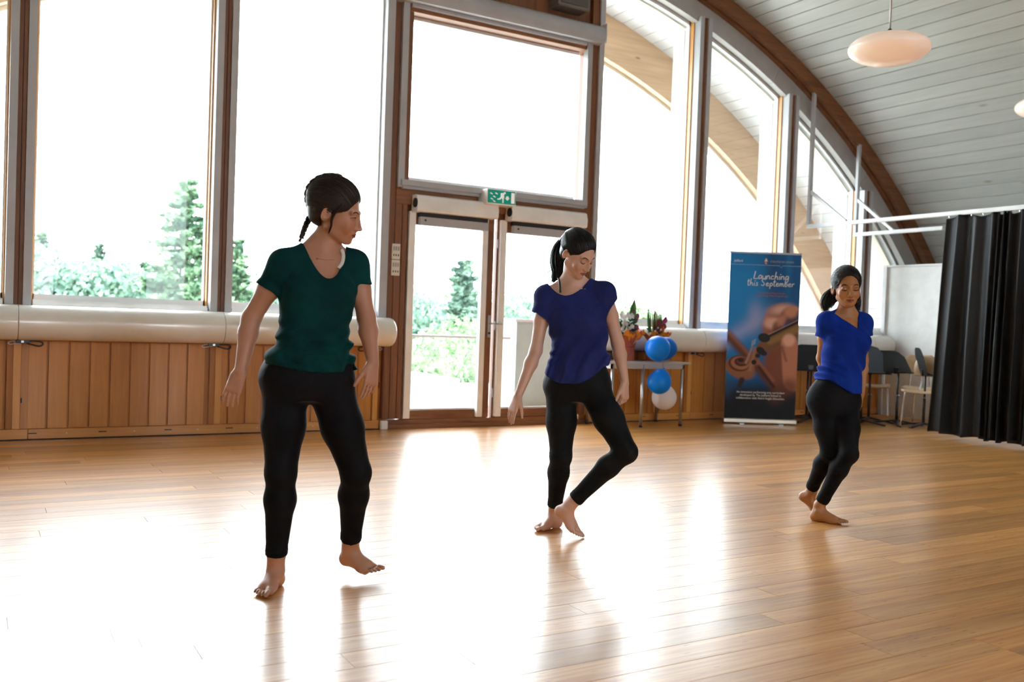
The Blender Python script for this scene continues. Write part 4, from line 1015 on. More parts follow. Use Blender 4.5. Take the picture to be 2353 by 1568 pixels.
def cone(a, b, ra, rb, k=.02, flat=None, **kw):
    a, b = np.array(a, float), np.array(b, float); d = b-a; L = d@d; R = max(ra, rb)
    def f(X, Y, Z):
        px, py, pz = X-a[0], Y-a[1], Z-a[2]
        t = np.clip((px*d[0]+py*d[1]+pz*d[2])/L, 0, 1)
        qx, qy, qz = px-t*d[0], py-t*d[1], pz-t*d[2]
        D2 = qx*qx+qy*qy+qz*qz
        if flat is not None:            # squash along a direction: flat=(dir, factor)
            n, fa = flat; n = np.array(n)/np.linalg.norm(n); w = qx*n[0]+qy*n[1]+qz*n[2]; D2 = D2+w*w*(fa*fa-1)
        return np.sqrt(D2)-(ra+(rb-ra)*t)
    return dict(f=f, bb=(np.minimum(a, b)-R, np.maximum(a, b)+R), k=k, **kw)
def ell(c, r, k=.02, R=None, **kw):
    c, r = np.array(c, float), np.array(r, float); Rt = np.eye(3) if R is None else np.array(R).T; m = r.max()
    def f(X, Y, Z):
        px, py, pz = X-c[0], Y-c[1], Z-c[2]
        u = [(Rt[i, 0]*px+Rt[i, 1]*py+Rt[i, 2]*pz)/r[i] for i in range(3)]
        n = np.sqrt(u[0]**2+u[1]**2+u[2]**2)+1e-9; g = np.sqrt((u[0]/r[0])**2+(u[1]/r[1])**2+(u[2]/r[2])**2)+1e-9
        return n*(n-1)/g
    return dict(f=f, bb=(c-m, c+m), k=k, **kw)
def loft(st, yaw=0., k=.02, e=2.3, **kw):
    # stations: (x, y, z, half width, half depth[, yaw])
    S_ = np.array([list(s_)+([yaw] if len(s_) == 5 else []) for s_ in st], float); S_ = S_[np.argsort(S_[:, 2])]
    C_ = np.array([list(v) for v in zip(*[[p for p in _cr(S_[:, i])] for i in range(6)])]); z0, z1 = S_[0, 2], S_[-1, 2]
    def f(X, Y, Z):
        zz = np.clip(Z, z0, z1); g = [np.interp(zz, C_[:, 2], C_[:, i]) for i in (0, 1, 3, 4, 5)]
        c, s_ = np.cos(g[4]), np.sin(g[4]); px, py = X-g[0], Y-g[1]; u, v = px*c+py*s_, -px*s_+py*c
        n = (np.abs(u/g[2])**e+np.abs(v/g[3])**e)**(1/e)
        d = (n-1)*np.minimum(g[2], g[3]); dz = np.maximum(z0-Z, Z-z1)
        return np.where(dz > 0, np.sqrt(np.maximum(d, 0)**2+dz**2)+np.minimum(d, 0)*0, np.maximum(d, dz))
    m = S_[:, 3:5].max()
    return dict(f=f, bb=(np.array([S_[:, 0].min()-m, S_[:, 1].min()-m, z0]), np.array([S_[:, 0].max()+m, S_[:, 1].max()+m, z1])), k=k, **kw)
def _cr(v, n=6):
    out = []; m = len(v)
    for i in range(m-1):
        p0, p1, p2, p3 = v[max(i-1, 0)], v[i], v[i+1], v[min(i+2, m-1)]
        for k in range(n):
            t = k/n; out.append(.5*(2*p1+(p2-p0)*t+(2*p0-5*p1+4*p2-p3)*t*t+(3*p1-p0-3*p2+p3)*t**3))
    out.append(v[-1]); return out
def plane(p, n, off=0):
    p, n = np.array(p, float), np.array(n, float); n /= np.linalg.norm(n)
    return lambda X, Y, Z: (X-p[0])*n[0]+(Y-p[1])*n[1]+(Z-p[2])*n[2]-off
def nets(fl):
    F = fl.F; ax = fl.ax; I = F < 0; nx, ny, nz = F.shape
    a = np.zeros((nx-1, ny-1, nz-1), bool); o = np.ones_like(a)
    cs = [(i, j, k) for i in (0, 1) for j in (0, 1) for k in (0, 1)]
    for i, j, k in cs:
        v = I[i:nx-1+i, j:ny-1+j, k:nz-1+k]; a |= v; o &= v
    act = a & ~o; idx = np.nonzero(act); n = len(idx[0])
    cm = np.full(act.shape, -1, np.int32); cm[idx] = np.arange(n)
    val = {c: F[idx[0]+c[0], idx[1]+c[1], idx[2]+c[2]] for c in cs}
    P = np.zeros((n, 3)); cnt = np.zeros(n)
    for c in cs:
        for d in range(3):
            if c[d]: continue
            e = list(c); e[d] = 1; e = tuple(e); va, vb = val[c], val[e]; cr = (va < 0) != (vb < 0)
            t = np.where(cr, va/np.where(cr, va-vb, 1), 0)
            q = np.array([[c[0], c[1], c[2]]]*1, float).repeat(n, 0); q[:, d] = t
            P += q*cr[:, None]; cnt += cr
    P /= cnt[:, None]; V = np.empty((n, 3))
    for d in range(3):
        a0 = ax[d][idx[d]]; V[:, d] = a0+(ax[d][idx[d]+1]-a0)*P[:, d]
    Q = []
    for d in range(3):
        s0 = [slice(1, -1)]*3; s1 = [slice(1, -1)]*3; s0[d] = slice(0, -1); s1[d] = slice(1, None)
        A, B = I[tuple(s0)], I[tuple(s1)]; w = np.nonzero(A != B); off = [1, 1, 1]; off[d] = 0
        g = [w[i]+off[i] for i in range(3)]; u, v = [(1, 2), (2, 0), (0, 1)][d]
        def cell(du, dv):
            h = [x.copy() for x in g]; h[u] -= du; h[v] -= dv; return cm[h[0], h[1], h[2]]
        q = np.stack([cell(0, 0), cell(1, 0), cell(1, 1), cell(0, 1)], 1); fl_ = A[w]
        q[~fl_] = q[~fl_][:, ::-1]; Q.append(q)
    Q = np.concatenate(Q); Q = Q[(Q >= 0).all(1)]
    return V, Q
def relax(V, Q, it=1, lam=.5):
    for _ in range(it):
        acc = np.zeros_like(V); cnt = np.zeros(len(V))
        for i in range(4):
            for j in ((i+1) % 4, (i+3) % 4):
                np.add.at(acc, Q[:, i], V[Q[:, j]]); np.add.at(cnt, Q[:, i], 1)
        V = V+lam*(acc/np.maximum(cnt, 1)[:, None]-V)
    return V
def build(fl, name, mat_, parent, col=None, it=1, attr='Col'):
    V, Q = nets(fl); V = relax(V, Q, it)
    o = np_mesh(name, V, Q, mat_, parent, True)
    if col is not None:
        c = col(V); c = np.concatenate([c, np.ones((len(V), 1))], 1).astype(np.float32)
        ca = o.data.color_attributes.new(attr, 'FLOAT_COLOR', 'POINT'); ca.data.foreach_set('color', c.ravel())
    return o, V
# ---- head in its own frame, centimetres: x = the person's left, front = -y, eye line at z 0
def ellc(P, c, r):
    u = [(P[i]-c[i])/r[i] for i in range(3)]; n = np.sqrt(u[0]**2+u[1]**2+u[2]**2)+1e-6; g = np.sqrt((u[0]/r[0])**2+(u[1]/r[1])**2+(u[2]/r[2])**2)+1e-6
    return n*(n-1)/g
def conec(P, a, b, ra, rb):
    a = np.array(a, float); d = np.array(b, float)-a; p = [P[i]-a[i] for i in range(3)]
    t = np.clip((p[0]*d[0]+p[1]*d[1]+p[2]*d[2])/(d@d), 0, 1)
    return np.sqrt((p[0]-t*d[0])**2+(p[1]-t*d[1])**2+(p[2]-t*d[2])**2)-(ra+(rb-ra)*t)
def head_sdf(P, o):
    x, y, z = P; A = [np.abs(x), y, z]; jw = o.get('jaw', 1.0)
    d = ellc(P, (0, 1.6, 3.4), (7.2, 9.3, 8.0))
    d = smin(d, ellc(P, (0, -2.2, -2.0), (6.3*jw, 6.7, 7.8)), 2.2)
    d = smin(d, ellc(P, (0, -3.8, -6.4), (4.5*jw, 4.4, 3.9)), 2.2)
    d = smin(d, conec(A, (4.9*jw, .2, -5.6), (1.4, -6.6, -9.0), 1.3, 1.2), 1.8)       # jaw line
    d = smin(d, ellc(P, (0, -7.2, -9.1), (1.9, 1.5, 1.35)), 1.1)                      # chin
    d = smin(d, ellc(A, (3.7, -6.3, -3.2), (2.3, 2.0, 2.4)), 1.6)                      # cheek
    d = smin(d, conec(A, (.8, -8.35, 1.7), (4.3, -6.9, 1.9), .75, .7), 1.0)              # brow ridge
    d = -smin(-d, ellc(A, (3.0, -9.9, -.15), (1.9, 1.9, 1.25)), 1.2)                   # socket
    d = smin(d, ellc(A, (3.05, -7.15, -.1), (1.42, 1.35, 1.22)), .35)                   # lid over the ball
    # nose
    d = smin(d, conec(P, (0, -8.5, .9), (0, -10.3, -3.2), .55, .72), .9)
    d = smin(d, conec(P, (0, -7.9, -.3), (0, -8.6, -4.0), .85, 1.35), .7)
    d = smin(d, ellc(P, (0, -10.45*o.get('nose', 1), -3.65), (.85, .85, .72)), .7)
    d = smin(d, ellc(A, (1.0, -9.3, -4.0), (.72, 1.05, .66)), .45)
    d = -smin(-d, ellc(A, (.62, -9.75, -4.75), (.26, .45, .22)), .15)
    # mouth
    d = smin(d, ellc(P, (0, -7.6, -6.3), (2.7, 1.7, 2.0)), 1.0)
    zl = -6.15-.0*x
    d = smin(d, conec(A, (.35, -9.22, -6.0), (2.1, -8.35, -6.35), .42, .12), .35)
    d = smin(d, conec(A, (.0, -9.1, -6.95), (1.7, -8.4, -6.6), .50, .15), .35)
    d = -smin(-d, conec(A, (.0, -9.75, -6.48), (2.3, -8.55, -6.42), .14+o.get('part', 0), .05), .18)
    d = -smin(-d, ellc(P, (0, -9.4, -8.0), (1.6, .55, .45)), .5)
    # ears
    c, s_ = math.cos(.28), math.sin(.28); ex = A[0]-7.15; ey, ez = y-1.2, z+.9
    E_ = [ex*c-ey*s_, ex*s_+ey*c, ez]; E_ = [E_[0], E_[1]*.97+E_[2]*.2, E_[2]*.97-E_[1]*.2]
    e = ellc(E_, (0, 0, 0), (.75, 1.75, 3.0)); e = -smin(-e, ellc(E_, (.75, -.15, .3), (.7, 1.0, 1.9)), .25); e = smin(e, ellc(E_, (.25, -.95, -.3), (.35, .4, .8)), .3)
    d = smin(d, e, .35)
    return d
def dist2(x, z, pts):
    D = np.full(x.shape, 99.0)
    for a, b in zip(pts[:-1], pts[1:]):
        a, b = np.array(a), np.array(b); d = b-a; t = np.clip(((x-a[0])*d[0]+(z-a[1])*d[1])/(d@d), 0, 1)
        D = np.minimum(D, np.hypot(x-a[0]-t*d[0], z-a[1]-t*d[1]))
    return D
BROW = [(1.3, 1.55), (2.6, 2.15), (3.8, 2.15), (4.55, 1.75)]
LASH = [(1.65, -.45), (2.3, -.95), (3.1, -1.1), (3.9, -.9), (4.6, -.35)]
LASHO = [(1.65, -.35), (2.2, .12), (3.1, .38), (4.0, .2), (4.7, -.15)]
def hand(W_, dirf, nrm, side, s=1.0, curl=.35, spread=.12, thumb=.6, k=.004):
    """W_ wrist, dirf towards the fingers, nrm = back of the hand, side=+1 thumb on the cross(dirf,nrm) side"""
    W_ = np.array(W_, float); f = np.array(dirf, float); f /= np.linalg.norm(f); n = np.array(nrm, float); n -= f*(n@f); n /= np.linalg.norm(n); l = np.cross(f, n)*side
    cm = .01*s; P = []
    for q, (o, ra, rb) in enumerate(((-2.7, 1.35, 1.15), (-.9, 1.45, 1.22), (.9, 1.45, 1.22), (2.6, 1.35, 1.15))):
        P.append(cone(W_+l*o*.55*cm+f*.6*cm, W_+(l*o+f*8.3)*cm, ra*cm, rb*cm, .012, flat=(n, 1.12)))
    L_ = {2.75: (7.0, .78), .92: (7.8, .82), -.9: (7.2, .78), -2.65: (5.6, .68)}
    for i, (o, (L, r)) in enumerate(L_.items()):
        c = curl*(1+.18*i) if not isinstance(curl, (list, tuple)) else curl[i]
        p = W_+(l*o+f*8.2)*cm; a = 0; sp = spread*o/2.7
        for j, fr in enumerate((.45, .31, .24)):
            a += c*(.75 if j == 0 else 1.0); d = f*math.cos(a)-n*math.sin(a)+l*sp; d /= np.linalg.norm(d)
            q = p+d*L*fr*cm; P.append(cone(p, q, (r-.07*j)*cm, (r-.07*(j+1))*cm, k)); p = q
    p = W_+(l*2.3+f*2.2-n*.4)*cm; d = l*math.sin(thumb)+f*math.cos(thumb)-n*.25; d /= np.linalg.norm(d)
    q = p+d*4.2*cm; P.append(cone(p, q, 1.45*cm, 1.0*cm, .012)); d2 = d*.8+f*.45-n*.15; d2 /= np.linalg.norm(d2)
    r_ = q+d2*3.0*cm; P.append(cone(q, r_, .98*cm, .86*cm, k)); P.append(cone(r_, r_+(d2*.9+f*.2)*2.3*cm, .86*cm, .66*cm, k))
    return P
def foot(an, dirf, up, side, s=1.0, toe=0.0, spread=1.0):
    """an = ankle joint, dirf = heel to toe, up = sole normal, side=+1: big toe on cross(dirf,up) side"""
    A_ = np.array(an, float); f = np.array(dirf, float); f /= np.linalg.norm(f); u = np.array(up, float); u -= f*(u@f); u /= np.linalg.norm(u); l = np.cross(f, u)*side; cm = .01*s
    pt = lambda a, b, c: A_+(f*a+l*b+u*c)*cm
    P = [cone(pt(0, 0, 2.5), pt(-.3, 0, -1.5), 3.0*cm, 3.0*cm, .02), ell(pt(-2.6, 0, -4.3), (3.0*cm,)*3, .018), cone(pt(-2.8, 0, -4.6), pt(-1.2, 0, 3.5), 2.2*cm, 1.7*cm, .02),
         cone(pt(.5, .5, -1.0), pt(8.0, 1.4, -4.4), 2.9*cm, 2.1*cm, .025), cone(pt(.5, -.6, -2.4), pt(8.0, -1.9, -5.2), 2.7*cm, 1.8*cm, .025),
         cone(pt(-2, .2, -5.0), pt(6, -.8, -5.4), 2.3*cm, 1.7*cm, .02), cone(pt(7.5, 2.0, -5.0), pt(12.0, 2.6, -5.5), 2.1*cm, 1.75*cm, .02), cone(pt(7.5, -1.6, -5.4), pt(10.8, -2.6, -5.9), 1.6*cm, 1.35*cm, .02),
         ell(pt(.2, 2.5, .0), (1.5*cm,)*3, .012), ell(pt(-.4, -2.6, -.5), (1.4*cm,)*3, .012)]
    ct, st = math.cos(toe), math.sin(toe); td = lambda a, b, c=0: f*(a*ct-c*st)+l*b+u*(a*st+c*ct)
    for b, a0, L, r, sl_ in ((2.7, 12.2, 4.6, 1.12, .0), (.95, 12.6, 3.6, .78, .0), (-.45, 12.2, 3.1, .72, -.05), (-1.75, 11.5, 2.7, .68, -.1), (-2.95, 10.6, 2.3, .66, -.2)):
        b = b*spread; z = -5.95+(r-.7)*.5; p = pt(a0, b, z); q = p+td(L*.55, sl_, .55)*cm; P.append(cone(p, q, r*1.05*cm, r*.9*cm, .006)); P.append(cone(q, q+td(L*.45, sl_*.6, -.55)*cm, r*.92*cm, r*.92*cm, .003))
    return P
clothn = dict()
def fabric(name, c0, c1, rough=.8, sheen=.3, weave=900):
    t = NT(name); co = t.n('ShaderNodeTexCoord'); ns = t.n('ShaderNodeTexNoise', i_Scale=7.0, i_Detail=4.0); t.l(co.outputs['Object'], ns.inputs['Vector'])
    b = pbr(t, t.ramp(ns.outputs[0], [(.35, c0), (.65, c1)]), rough, sheen=sheen, spec=.12); b.inputs['Sheen Roughness'].default_value = .4
    b.inputs['Sheen Tint'].default_value = (*[min(1, x*3+.1) for x in c1], 1)
    n2 = t.n('ShaderNodeTexNoise', i_Scale=float(weave)); t.l(co.outputs['Object'], n2.inputs['Vector'])
    w = t.n('ShaderNodeTexNoise', i_Scale=16.0, i_Detail=3.0, i_Distortion=1.2); t.l(co.outputs['Object'], w.inputs['Vector'])
    b1 = t.n('ShaderNodeBump', i_Strength=.25, i_Distance=.012); t.l(w.outputs[0], b1.inputs['Height'])
    b2 = t.n('ShaderNodeBump', i_Strength=.15, i_Distance=.0006); t.l(n2.outputs[0], b2.inputs['Height']); t.l(b1.outputs[0], b2.inputs['Normal']); t.l(b2.outputs[0], b.inputs['Normal'])
    return t.m
def hairmat(name, c0, c1, rough=.42):
    t = NT(name); a = t.n('ShaderNodeAttribute', attribute_name='strand')
    ns = t.n('ShaderNodeTexNoise', i_Scale=1.0, i_Detail=3.0, i_Roughness=.7); t.l(a.outputs['Vector'], ns.inputs['Vector'])
    b = pbr(t, t.ramp(ns.outputs[0], [(.35, c0), (.65, c1)]), rough, spec=.4); b.inputs['Anisotropic'].default_value = .3
    bp = t.n('ShaderNodeBump', i_Strength=.55, i_Distance=.003); t.l(ns.outputs[0], bp.inputs['Height']); t.l(bp.outputs[0], b.inputs['Normal']); return t.m
def skinmat(name, rough=.45):
    t = NT(name); a = t.n('ShaderNodeAttribute', attribute_name='Col'); co = t.n('ShaderNodeTexCoord')
    ns = t.n('ShaderNodeTexNoise', i_Scale=22.0, i_Detail=4.0); t.l(co.outputs['Object'], ns.inputs['Vector'])
    mr = t.n('ShaderNodeMapRange'); mr.inputs['To Min'].default_value = .93; mr.inputs['To Max'].default_value = 1.07; t.l(ns.outputs[0], mr.inputs[0])
    hs = t.n('ShaderNodeHueSaturation'); t.l(a.outputs['Color'], hs.inputs['Color']); t.l(mr.outputs[0], hs.inputs['Value'])
    b = pbr(t, hs.outputs[0], rough); b.inputs['Subsurface Weight'].default_value = .12; b.inputs['Subsurface Radius'].default_value = (.010, .004, .002); b.inputs['Subsurface Scale'].default_value = 1.0
    n2 = t.n('ShaderNodeTexNoise', i_Scale=260.0, i_Detail=2.0); t.l(co.outputs['Object'], n2.inputs['Vector'])
    bp = t.n('ShaderNodeBump', i_Strength=.12, i_Distance=.0012); t.l(n2.outputs[0], bp.inputs['Height']); t.l(bp.outputs[0], b.inputs['Normal']); return t.m

def person(base, label, sp):
    root = empty('person', (*base, 0), -YAW); tag(root, label, 'person', None)
    skin, lipc = np.array(sp['skin']), np.array(sp['lip'])
    HO, hs = np.array(sp['headO']), sp['heads']*.01; HR = rotm(*[math.radians(a) for a in sp['headrot']])
    toH = lambda X, Y, Z: [(HR[0, i]*(X-HO[0])+HR[1, i]*(Y-HO[1])+HR[2, i]*(Z-HO[2]))/hs for i in range(3)]
    toW = lambda p: HO+HR @ (np.array(p, float)*hs)
    j = {k: np.array(v, float) for k, v in sp['j'].items()}
    ty = math.radians(sp['tyaw']); tr = np.array([math.cos(ty), math.sin(ty), 0]); tf = np.array([math.sin(ty), -math.cos(ty), 0])   # torso left / front
    torso = [loft(sp['torso'], ty, .02)]
    nb, nt_ = j['neckb'], j['neckt']
    neck = [cone(nb-np.array([0, 0, .05]), nb, sp['rneck']*1.25, sp['rneck']*1.08, .03), cone(nb, nt_, sp['rneck']*1.06, sp['rneck'], .03)]
    neck += [cone(nb+np.array([0, .0, .028]), j['shL']+np.array([0, 0, .012]), .028, .028, .040), cone(nb+np.array([0, .0, .028]), j['shR']+np.array([0, 0, .012]), .028, .028, .040)]
    sh = [ell(j['shL'], (.041, .041, .046), .04), ell(j['shR'], (.041, .041, .046), .04)]
    cz = sp['bustz']; cc = np.array(sp['chestc'])
    bust = [ell(cc+tr*s_*sp['bustw']+tf*sp['bustd']+np.array([0, 0, cz-cc[2]]), (.050, .050, .056), .05) for s_ in (-1, 1)]
    def arm(s_):
        a, b, w = j['sh'+s_], j['el'+s_], j['wr'+s_]; r = sp['rarm']; m = b+(w-b)*.28
        return [cone(a, a+(b-a)*.45, r*1.05, r, .03), cone(a+(b-a)*.45, b, r, r*.86, .02), cone(b, m, r*.86, r*.90, .02), cone(m, w, r*.90, r*.56, .02, flat=None)]
    armL, armR = arm('L'), arm('R')
    def leg(s_):
        h, kn, an = j['hip'+s_], j['kn'+s_], j['an'+s_]; r = sp['rleg']; m = h+(kn-h)*.5
        bk = np.array(sp['calf'+s_])           # direction in which the calf bulges
        c1 = kn+(an-kn)*.30+bk*.012
        return [cone(h, m, r[0], r[1], .035), cone(m, kn, r[1], r[2], .03), cone(kn, c1, r[2]*.93, r[3], .025), cone(c1, an+(kn-an)*.12, r[3], r[4], .025), cone(an+(kn-an)*.14, an, r[4], r[4]*.93, .015), ell(kn-bk*.005, (r[2]*.88,)*3, .02)]
    legL, legR = leg('L'), leg('R')
    pelvis = [loft(sp['pelvis'], ty, .03)]+[ell(j['hip'+s_]-tf*sp.get('glute', .040)+np.array([0, 0, .02]), (.078, .068, .082), .05) for s_ in 'LR']
    hands = [p for h in sp['hands'] for p in hand(**h)]; feet = [p for h in sp['feet'] for p in foot(**h)]
    lo, hi = np.array(sp['lo']), np.array(sp['hi'])
    hb = hs*15; hx = (HO[0]-hb*.6, HO[0]+hb*.6, .0028); hy = (HO[1]-hb*.75, HO[1]+hb*.5, .0028); hz = (HO[2]-hs*11.5, HO[2]+hs*9, .0023)
    ax = [axis(lo[0], hi[0], .0038, [hx]+sp.get('fx', [])), axis(lo[1], hi[1], .0038, [hy]+sp.get('fy', [])), axis(lo[2], hi[2], .0056, [hz]+sp.get('fz', []))]
    B = Fld(ax); B.apply(torso+neck+sh+bust+pelvis+legL+legR+armL+armR+hands+feet)
    q = B.sl(HO-hs*13.5, HO+hs*13.5, 0); d = head_sdf(toH(*B.pts(q)), sp)*hs
    B.put(q, d.astype(np.float32), .011)
    if sp.get('clav'):
        for s_ in (-1, 1):
            a = nb+tf*.052+tr*s_*.015-np.array([0, 0, .035]); b = j['shL' if s_ < 0 else 'shR']+tf*.03+np.array([0, 0, .01]); B.apply([cone(a, b, .008, .008, .018)])
    def col(V):
        P = toH(V[:, 0], V[:, 1], V[:, 2]); c = np.tile(skin, (len(V), 1)); x, y, z = P; xa = np.abs(x); fr = (y < -4)
        up = np.clip((np.minimum((-5.35-.30*np.clip(1-(xa-.55)**2*3, 0, 1)*0-.28*xa)-z, z+6.62)+.12)/.24, 0, 1)
        lw = np.clip((np.minimum(-6.35-z, z-(-7.62+.42*xa*xa*.55))+.12)/.24, 0, 1)
        m = np.where(fr & (xa < 2.35), np.maximum(up, lw), 0)*np.clip((2.4-xa)*3, 0, 1); c = c*(1-m[:, None])+lipc*m[:, None]
        blush = np.exp(-((xa-4.2)/1.7)**2-((z+3.0)/1.8)**2)*(y < -3)*.35; c = c*(1-blush[:, None]*(1-np.array([1.05, .80, .78])))
        lid = np.exp(-((xa-3.1)/1.7)**4-((z-.1)/1.1)**4)*(y < -5)*sp.get('lidc', .35); c = c*(1-lid[:, None]*(1-np.array([.75, .60, .60])))  # eyelid shading painted into the skin colour
        nos = np.exp(-((xa-.55)/.38)**2-((z+4.72)/.30)**2)*(y < -8); c = c*(1-nos[:, None]*.75)
        return np.clip(c, 0, 1)
    bo, BV = build(B, 'body', skinmat('skin_'+sp['key']), root, col, it=1)
    HP = np.stack(toH(BV[:, 0], BV[:, 1], BV[:, 2]), 1); HP = HP[(HP[:, 1] < -3) & (np.abs(HP[:, 0]) < 7) & (HP[:, 2] > -10) & (HP[:, 2] < 9)]
    def onface(x, z, off=.05):
        d_ = (HP[:, 0]-x)**2+(HP[:, 2]-z)**2; n = HP[d_ < .12]
        return toW((x, (n[:, 1].mean() if len(n) else -7)-off, z))
    dark = plain('brow_'+sp['key'], sp['browc'], .7, var=0)
    for s_ in (-1, 1):
        pts = [onface(s_*a, b, .02) for a, b in [(p.x, p.y) for p in catmull([(a, b, 0) for a, b in BROW], 5)]]; n = len(pts)
        MB().tube([tuple(p) for p in pts], [hs*.23*sp.get('browt', 1)*(math.sin(PI*(.18+.82*(1-i/(n-1))))**.6+.12) for i in range(n)], 6, flat=.55, up=tuple(HR @ np.array([0, 1, 0]))).build('eyebrow', dark, root, smooth=True)
        if not sp.get('open'):
            pts = [onface(s_*p.x, p.y, .03) for p in catmull([(a, b, 0) for a, b in LASH], 4)]; n = len(pts)
            MB().tube([tuple(p) for p in pts], [hs*(.07+.13*math.sin(PI*i/(n-1))) for i in range(n)], 5).build('eyelash', dark, root, smooth=True)
        else:
            c = toW((s_*3.1, -7.42, -.08)); ey = MB(); Rr = hs*1.16
            bm = bmesh.new(); bmesh.ops.create_uvsphere(bm, u_segments=20, v_segments=14, radius=Rr); ey.bm(bm)
            # eyelids leave a slit: white with iris, set slightly proud
            e1 = MB(); pts = [(s_*a, b) for a, b in ((1.75, -.35), (2.3, .0), (3.1, .2), (3.9, .08), (4.5, -.25), (3.9, -.62), (3.1, -.75), (2.3, -.62))]
            W3 = [tuple(onface(a, b, .05)) for a, b in pts]; e1.add(W3, [tuple(range(8))]); e1.build('eye', plain('eye_white', (.55, .50, .48), .25), root)
            e2 = MB(); cxe = s_*(3.1+sp.get('gaze', 0)); W3 = [tuple(onface(cxe+.47*math.cos(t*PI/5), -.22+.42*math.sin(t*PI/5), .09)) for t in range(10)]; e2.add(W3, [tuple(range(10))]); e2.build('iris', plain('iris', (.03, .02, .015), .2), root)
            pts = [onface(s_*p.x, p.y, .08) for p in catmull([(a, b, 0) for a, b in LASHO], 4)]; n = len(pts)
            MB().tube([tuple(p) for p in pts], [hs*(.06+.14*math.sin(PI*i/(n-1))) for i in range(n)], 5).build('eyelash', dark, root, smooth=True)
    ll = [onface(a, -6.48+.06*abs(a), -.02) for a in np.linspace(-2.0, 2.0, 13)]
    MB().tube([tuple(p) for p in ll], [hs*(.03+(.09+sp.get('part', 0)*.8)*math.sin(PI*i/12)) for i in range(13)], 6).build('lip_line', plain('lip_line_'+sp['key'], tuple(lipc*.12), .6, var=0), root, smooth=True)
    # leggings
    ax2 = [axis(lo[0], hi[0], .0042), axis(lo[1], hi[1], .0042), axis(0.02, sp['waistz']+.02, .0052)]
    Lg = Fld(ax2)
    for s_, L in (('L', legL), ('R', legR)):
        c = plane(j['cut'+s_], j['an'+s_]-j['kn'+s_])
        Lg.apply([dict(p, clip=[c]) for p in L], grow=.0045)
    Lg.apply(pelvis, grow=.006); X, Y, Z = Lg.pts((slice(None),)*3)
    rip = 0
    for s_ in 'LR':
        a, k2 = j['cut'+s_], j['kn'+s_]; ax_ = (k2-a)/np.linalg.norm(k2-a); t = (X-a[0])*ax_[0]+(Y-a[1])*ax_[1]+(Z-a[2])*ax_[2]
        rip = rip+.0016*np.sin(t*520+30*X)*np.exp(-((t-.03)/.035)**2)
        w = (X-k2[0])**2+(Y-k2[1])**2+(Z-k2[2])**2; rip = rip+.0012*np.sin(t*300+60*X)*np.exp(-w/.0035)
    Lg.F += rip.astype(np.float32)
    build(Lg, 'leggings', sp['legm'], root, it=1)
    # shirt
    sl = sp['shirt']; lo3, hi3 = sl['lo'], sl['hi']
    ax3 = [axis(lo3[0], hi3[0], .0037), axis(lo3[1], hi3[1], .0037), axis(lo3[2], hi3[2], .0037)]
    Sh = Fld(ax3); Sh.apply([loft(sl['st'], ty, .02)]); Sh.apply(neck[2:]+sh, grow=.008); Sh.apply([dict(p, k=.05) for p in bust], grow=.008)
    for s_ in 'LR':
        a, b = j['sh'+s_], j['el'+s_]; e_ = np.array(sl['end'+s_]); d = (b-a)/np.linalg.norm(b-a); t = (e_-a)@d; nn = np.array(sl.get('n'+s_, d))
        c = plane(e_, nn)
        Sh.apply([cone(a, a+d*(t+.03), sl['rs'][0], sl['rs'][1], .035, clip=[c])])
        Sh.apply([cone(a+d*(t-.012), a+d*(t+.06), sl['rs'][1]-.012, sl['rs'][1]-.006, 0, op='s')]) if sl.get('open', 1) else None
    X, Y, Z = Sh.pts((slice(None),)*3)
    F = Sh.F
    u = (X-cc[0])*tr[0]+(Y-cc[1])*tr[1]; v = (X-cc[0])*tf[0]+(Y-cc[1])*tf[1]
    ff = sl['fold'](u, v, X, Y, Z); F += np.where(ff > 0, .0065*np.tanh(ff/.0065), ff*1.1).astype(np.float32)
    B1 = Fld(ax3); B1.apply(torso+sh+bust+neck[2:]); F[:] = np.minimum(F, B1.F-.0035)
    nk = sl['neck']; un = u-nk['u']; fr = np.clip((v+.035)/.05, 0, 1); fr = fr*fr*(3-2*fr)
    zb = nk['zf']*fr+nk['zb']*(1-fr); cfa = nk['c']*fr+nk['cb']*(1-fr)
    hole = (zb+cfa*np.abs(un)**nk['p']+nk.get('tilt', 0)*un-Z)*.6
    F[:] = np.maximum(F, -hole)
    F[:] = np.maximum(F, (sl['hem'](u, v)-Z)*.9)
    # collar and hem stitching: slightly thicker rims
    rim = (np.abs(hole-.006) < .006)*(-.0015); F += (rim*(hole > 0)).astype(np.float32)
    # hollow where the body is
    B2 = Fld(ax3); B2.apply(torso+neck+sh+bust+armL+armR); F[:] = np.maximum(F, -(B2.F+.0005))
    build(Sh, 'shirt', sl['mat'], root, it=2)
    def onbody(x, z, off=.002, back=False):
        d_ = (BV[:, 0]-x)**2+(BV[:, 2]-z)**2; n = BV[d_ < .00005]; n = n if len(n) else BV[d_.argsort()[:4]]
        return (x, (n[:, 1].max()+off if back else n[:, 1].min()-off), z)
    sp['onbody'] = onbody
    sp['extra'](root, sp, toW, j, HR, hs, onface, tr, tf)
    return root
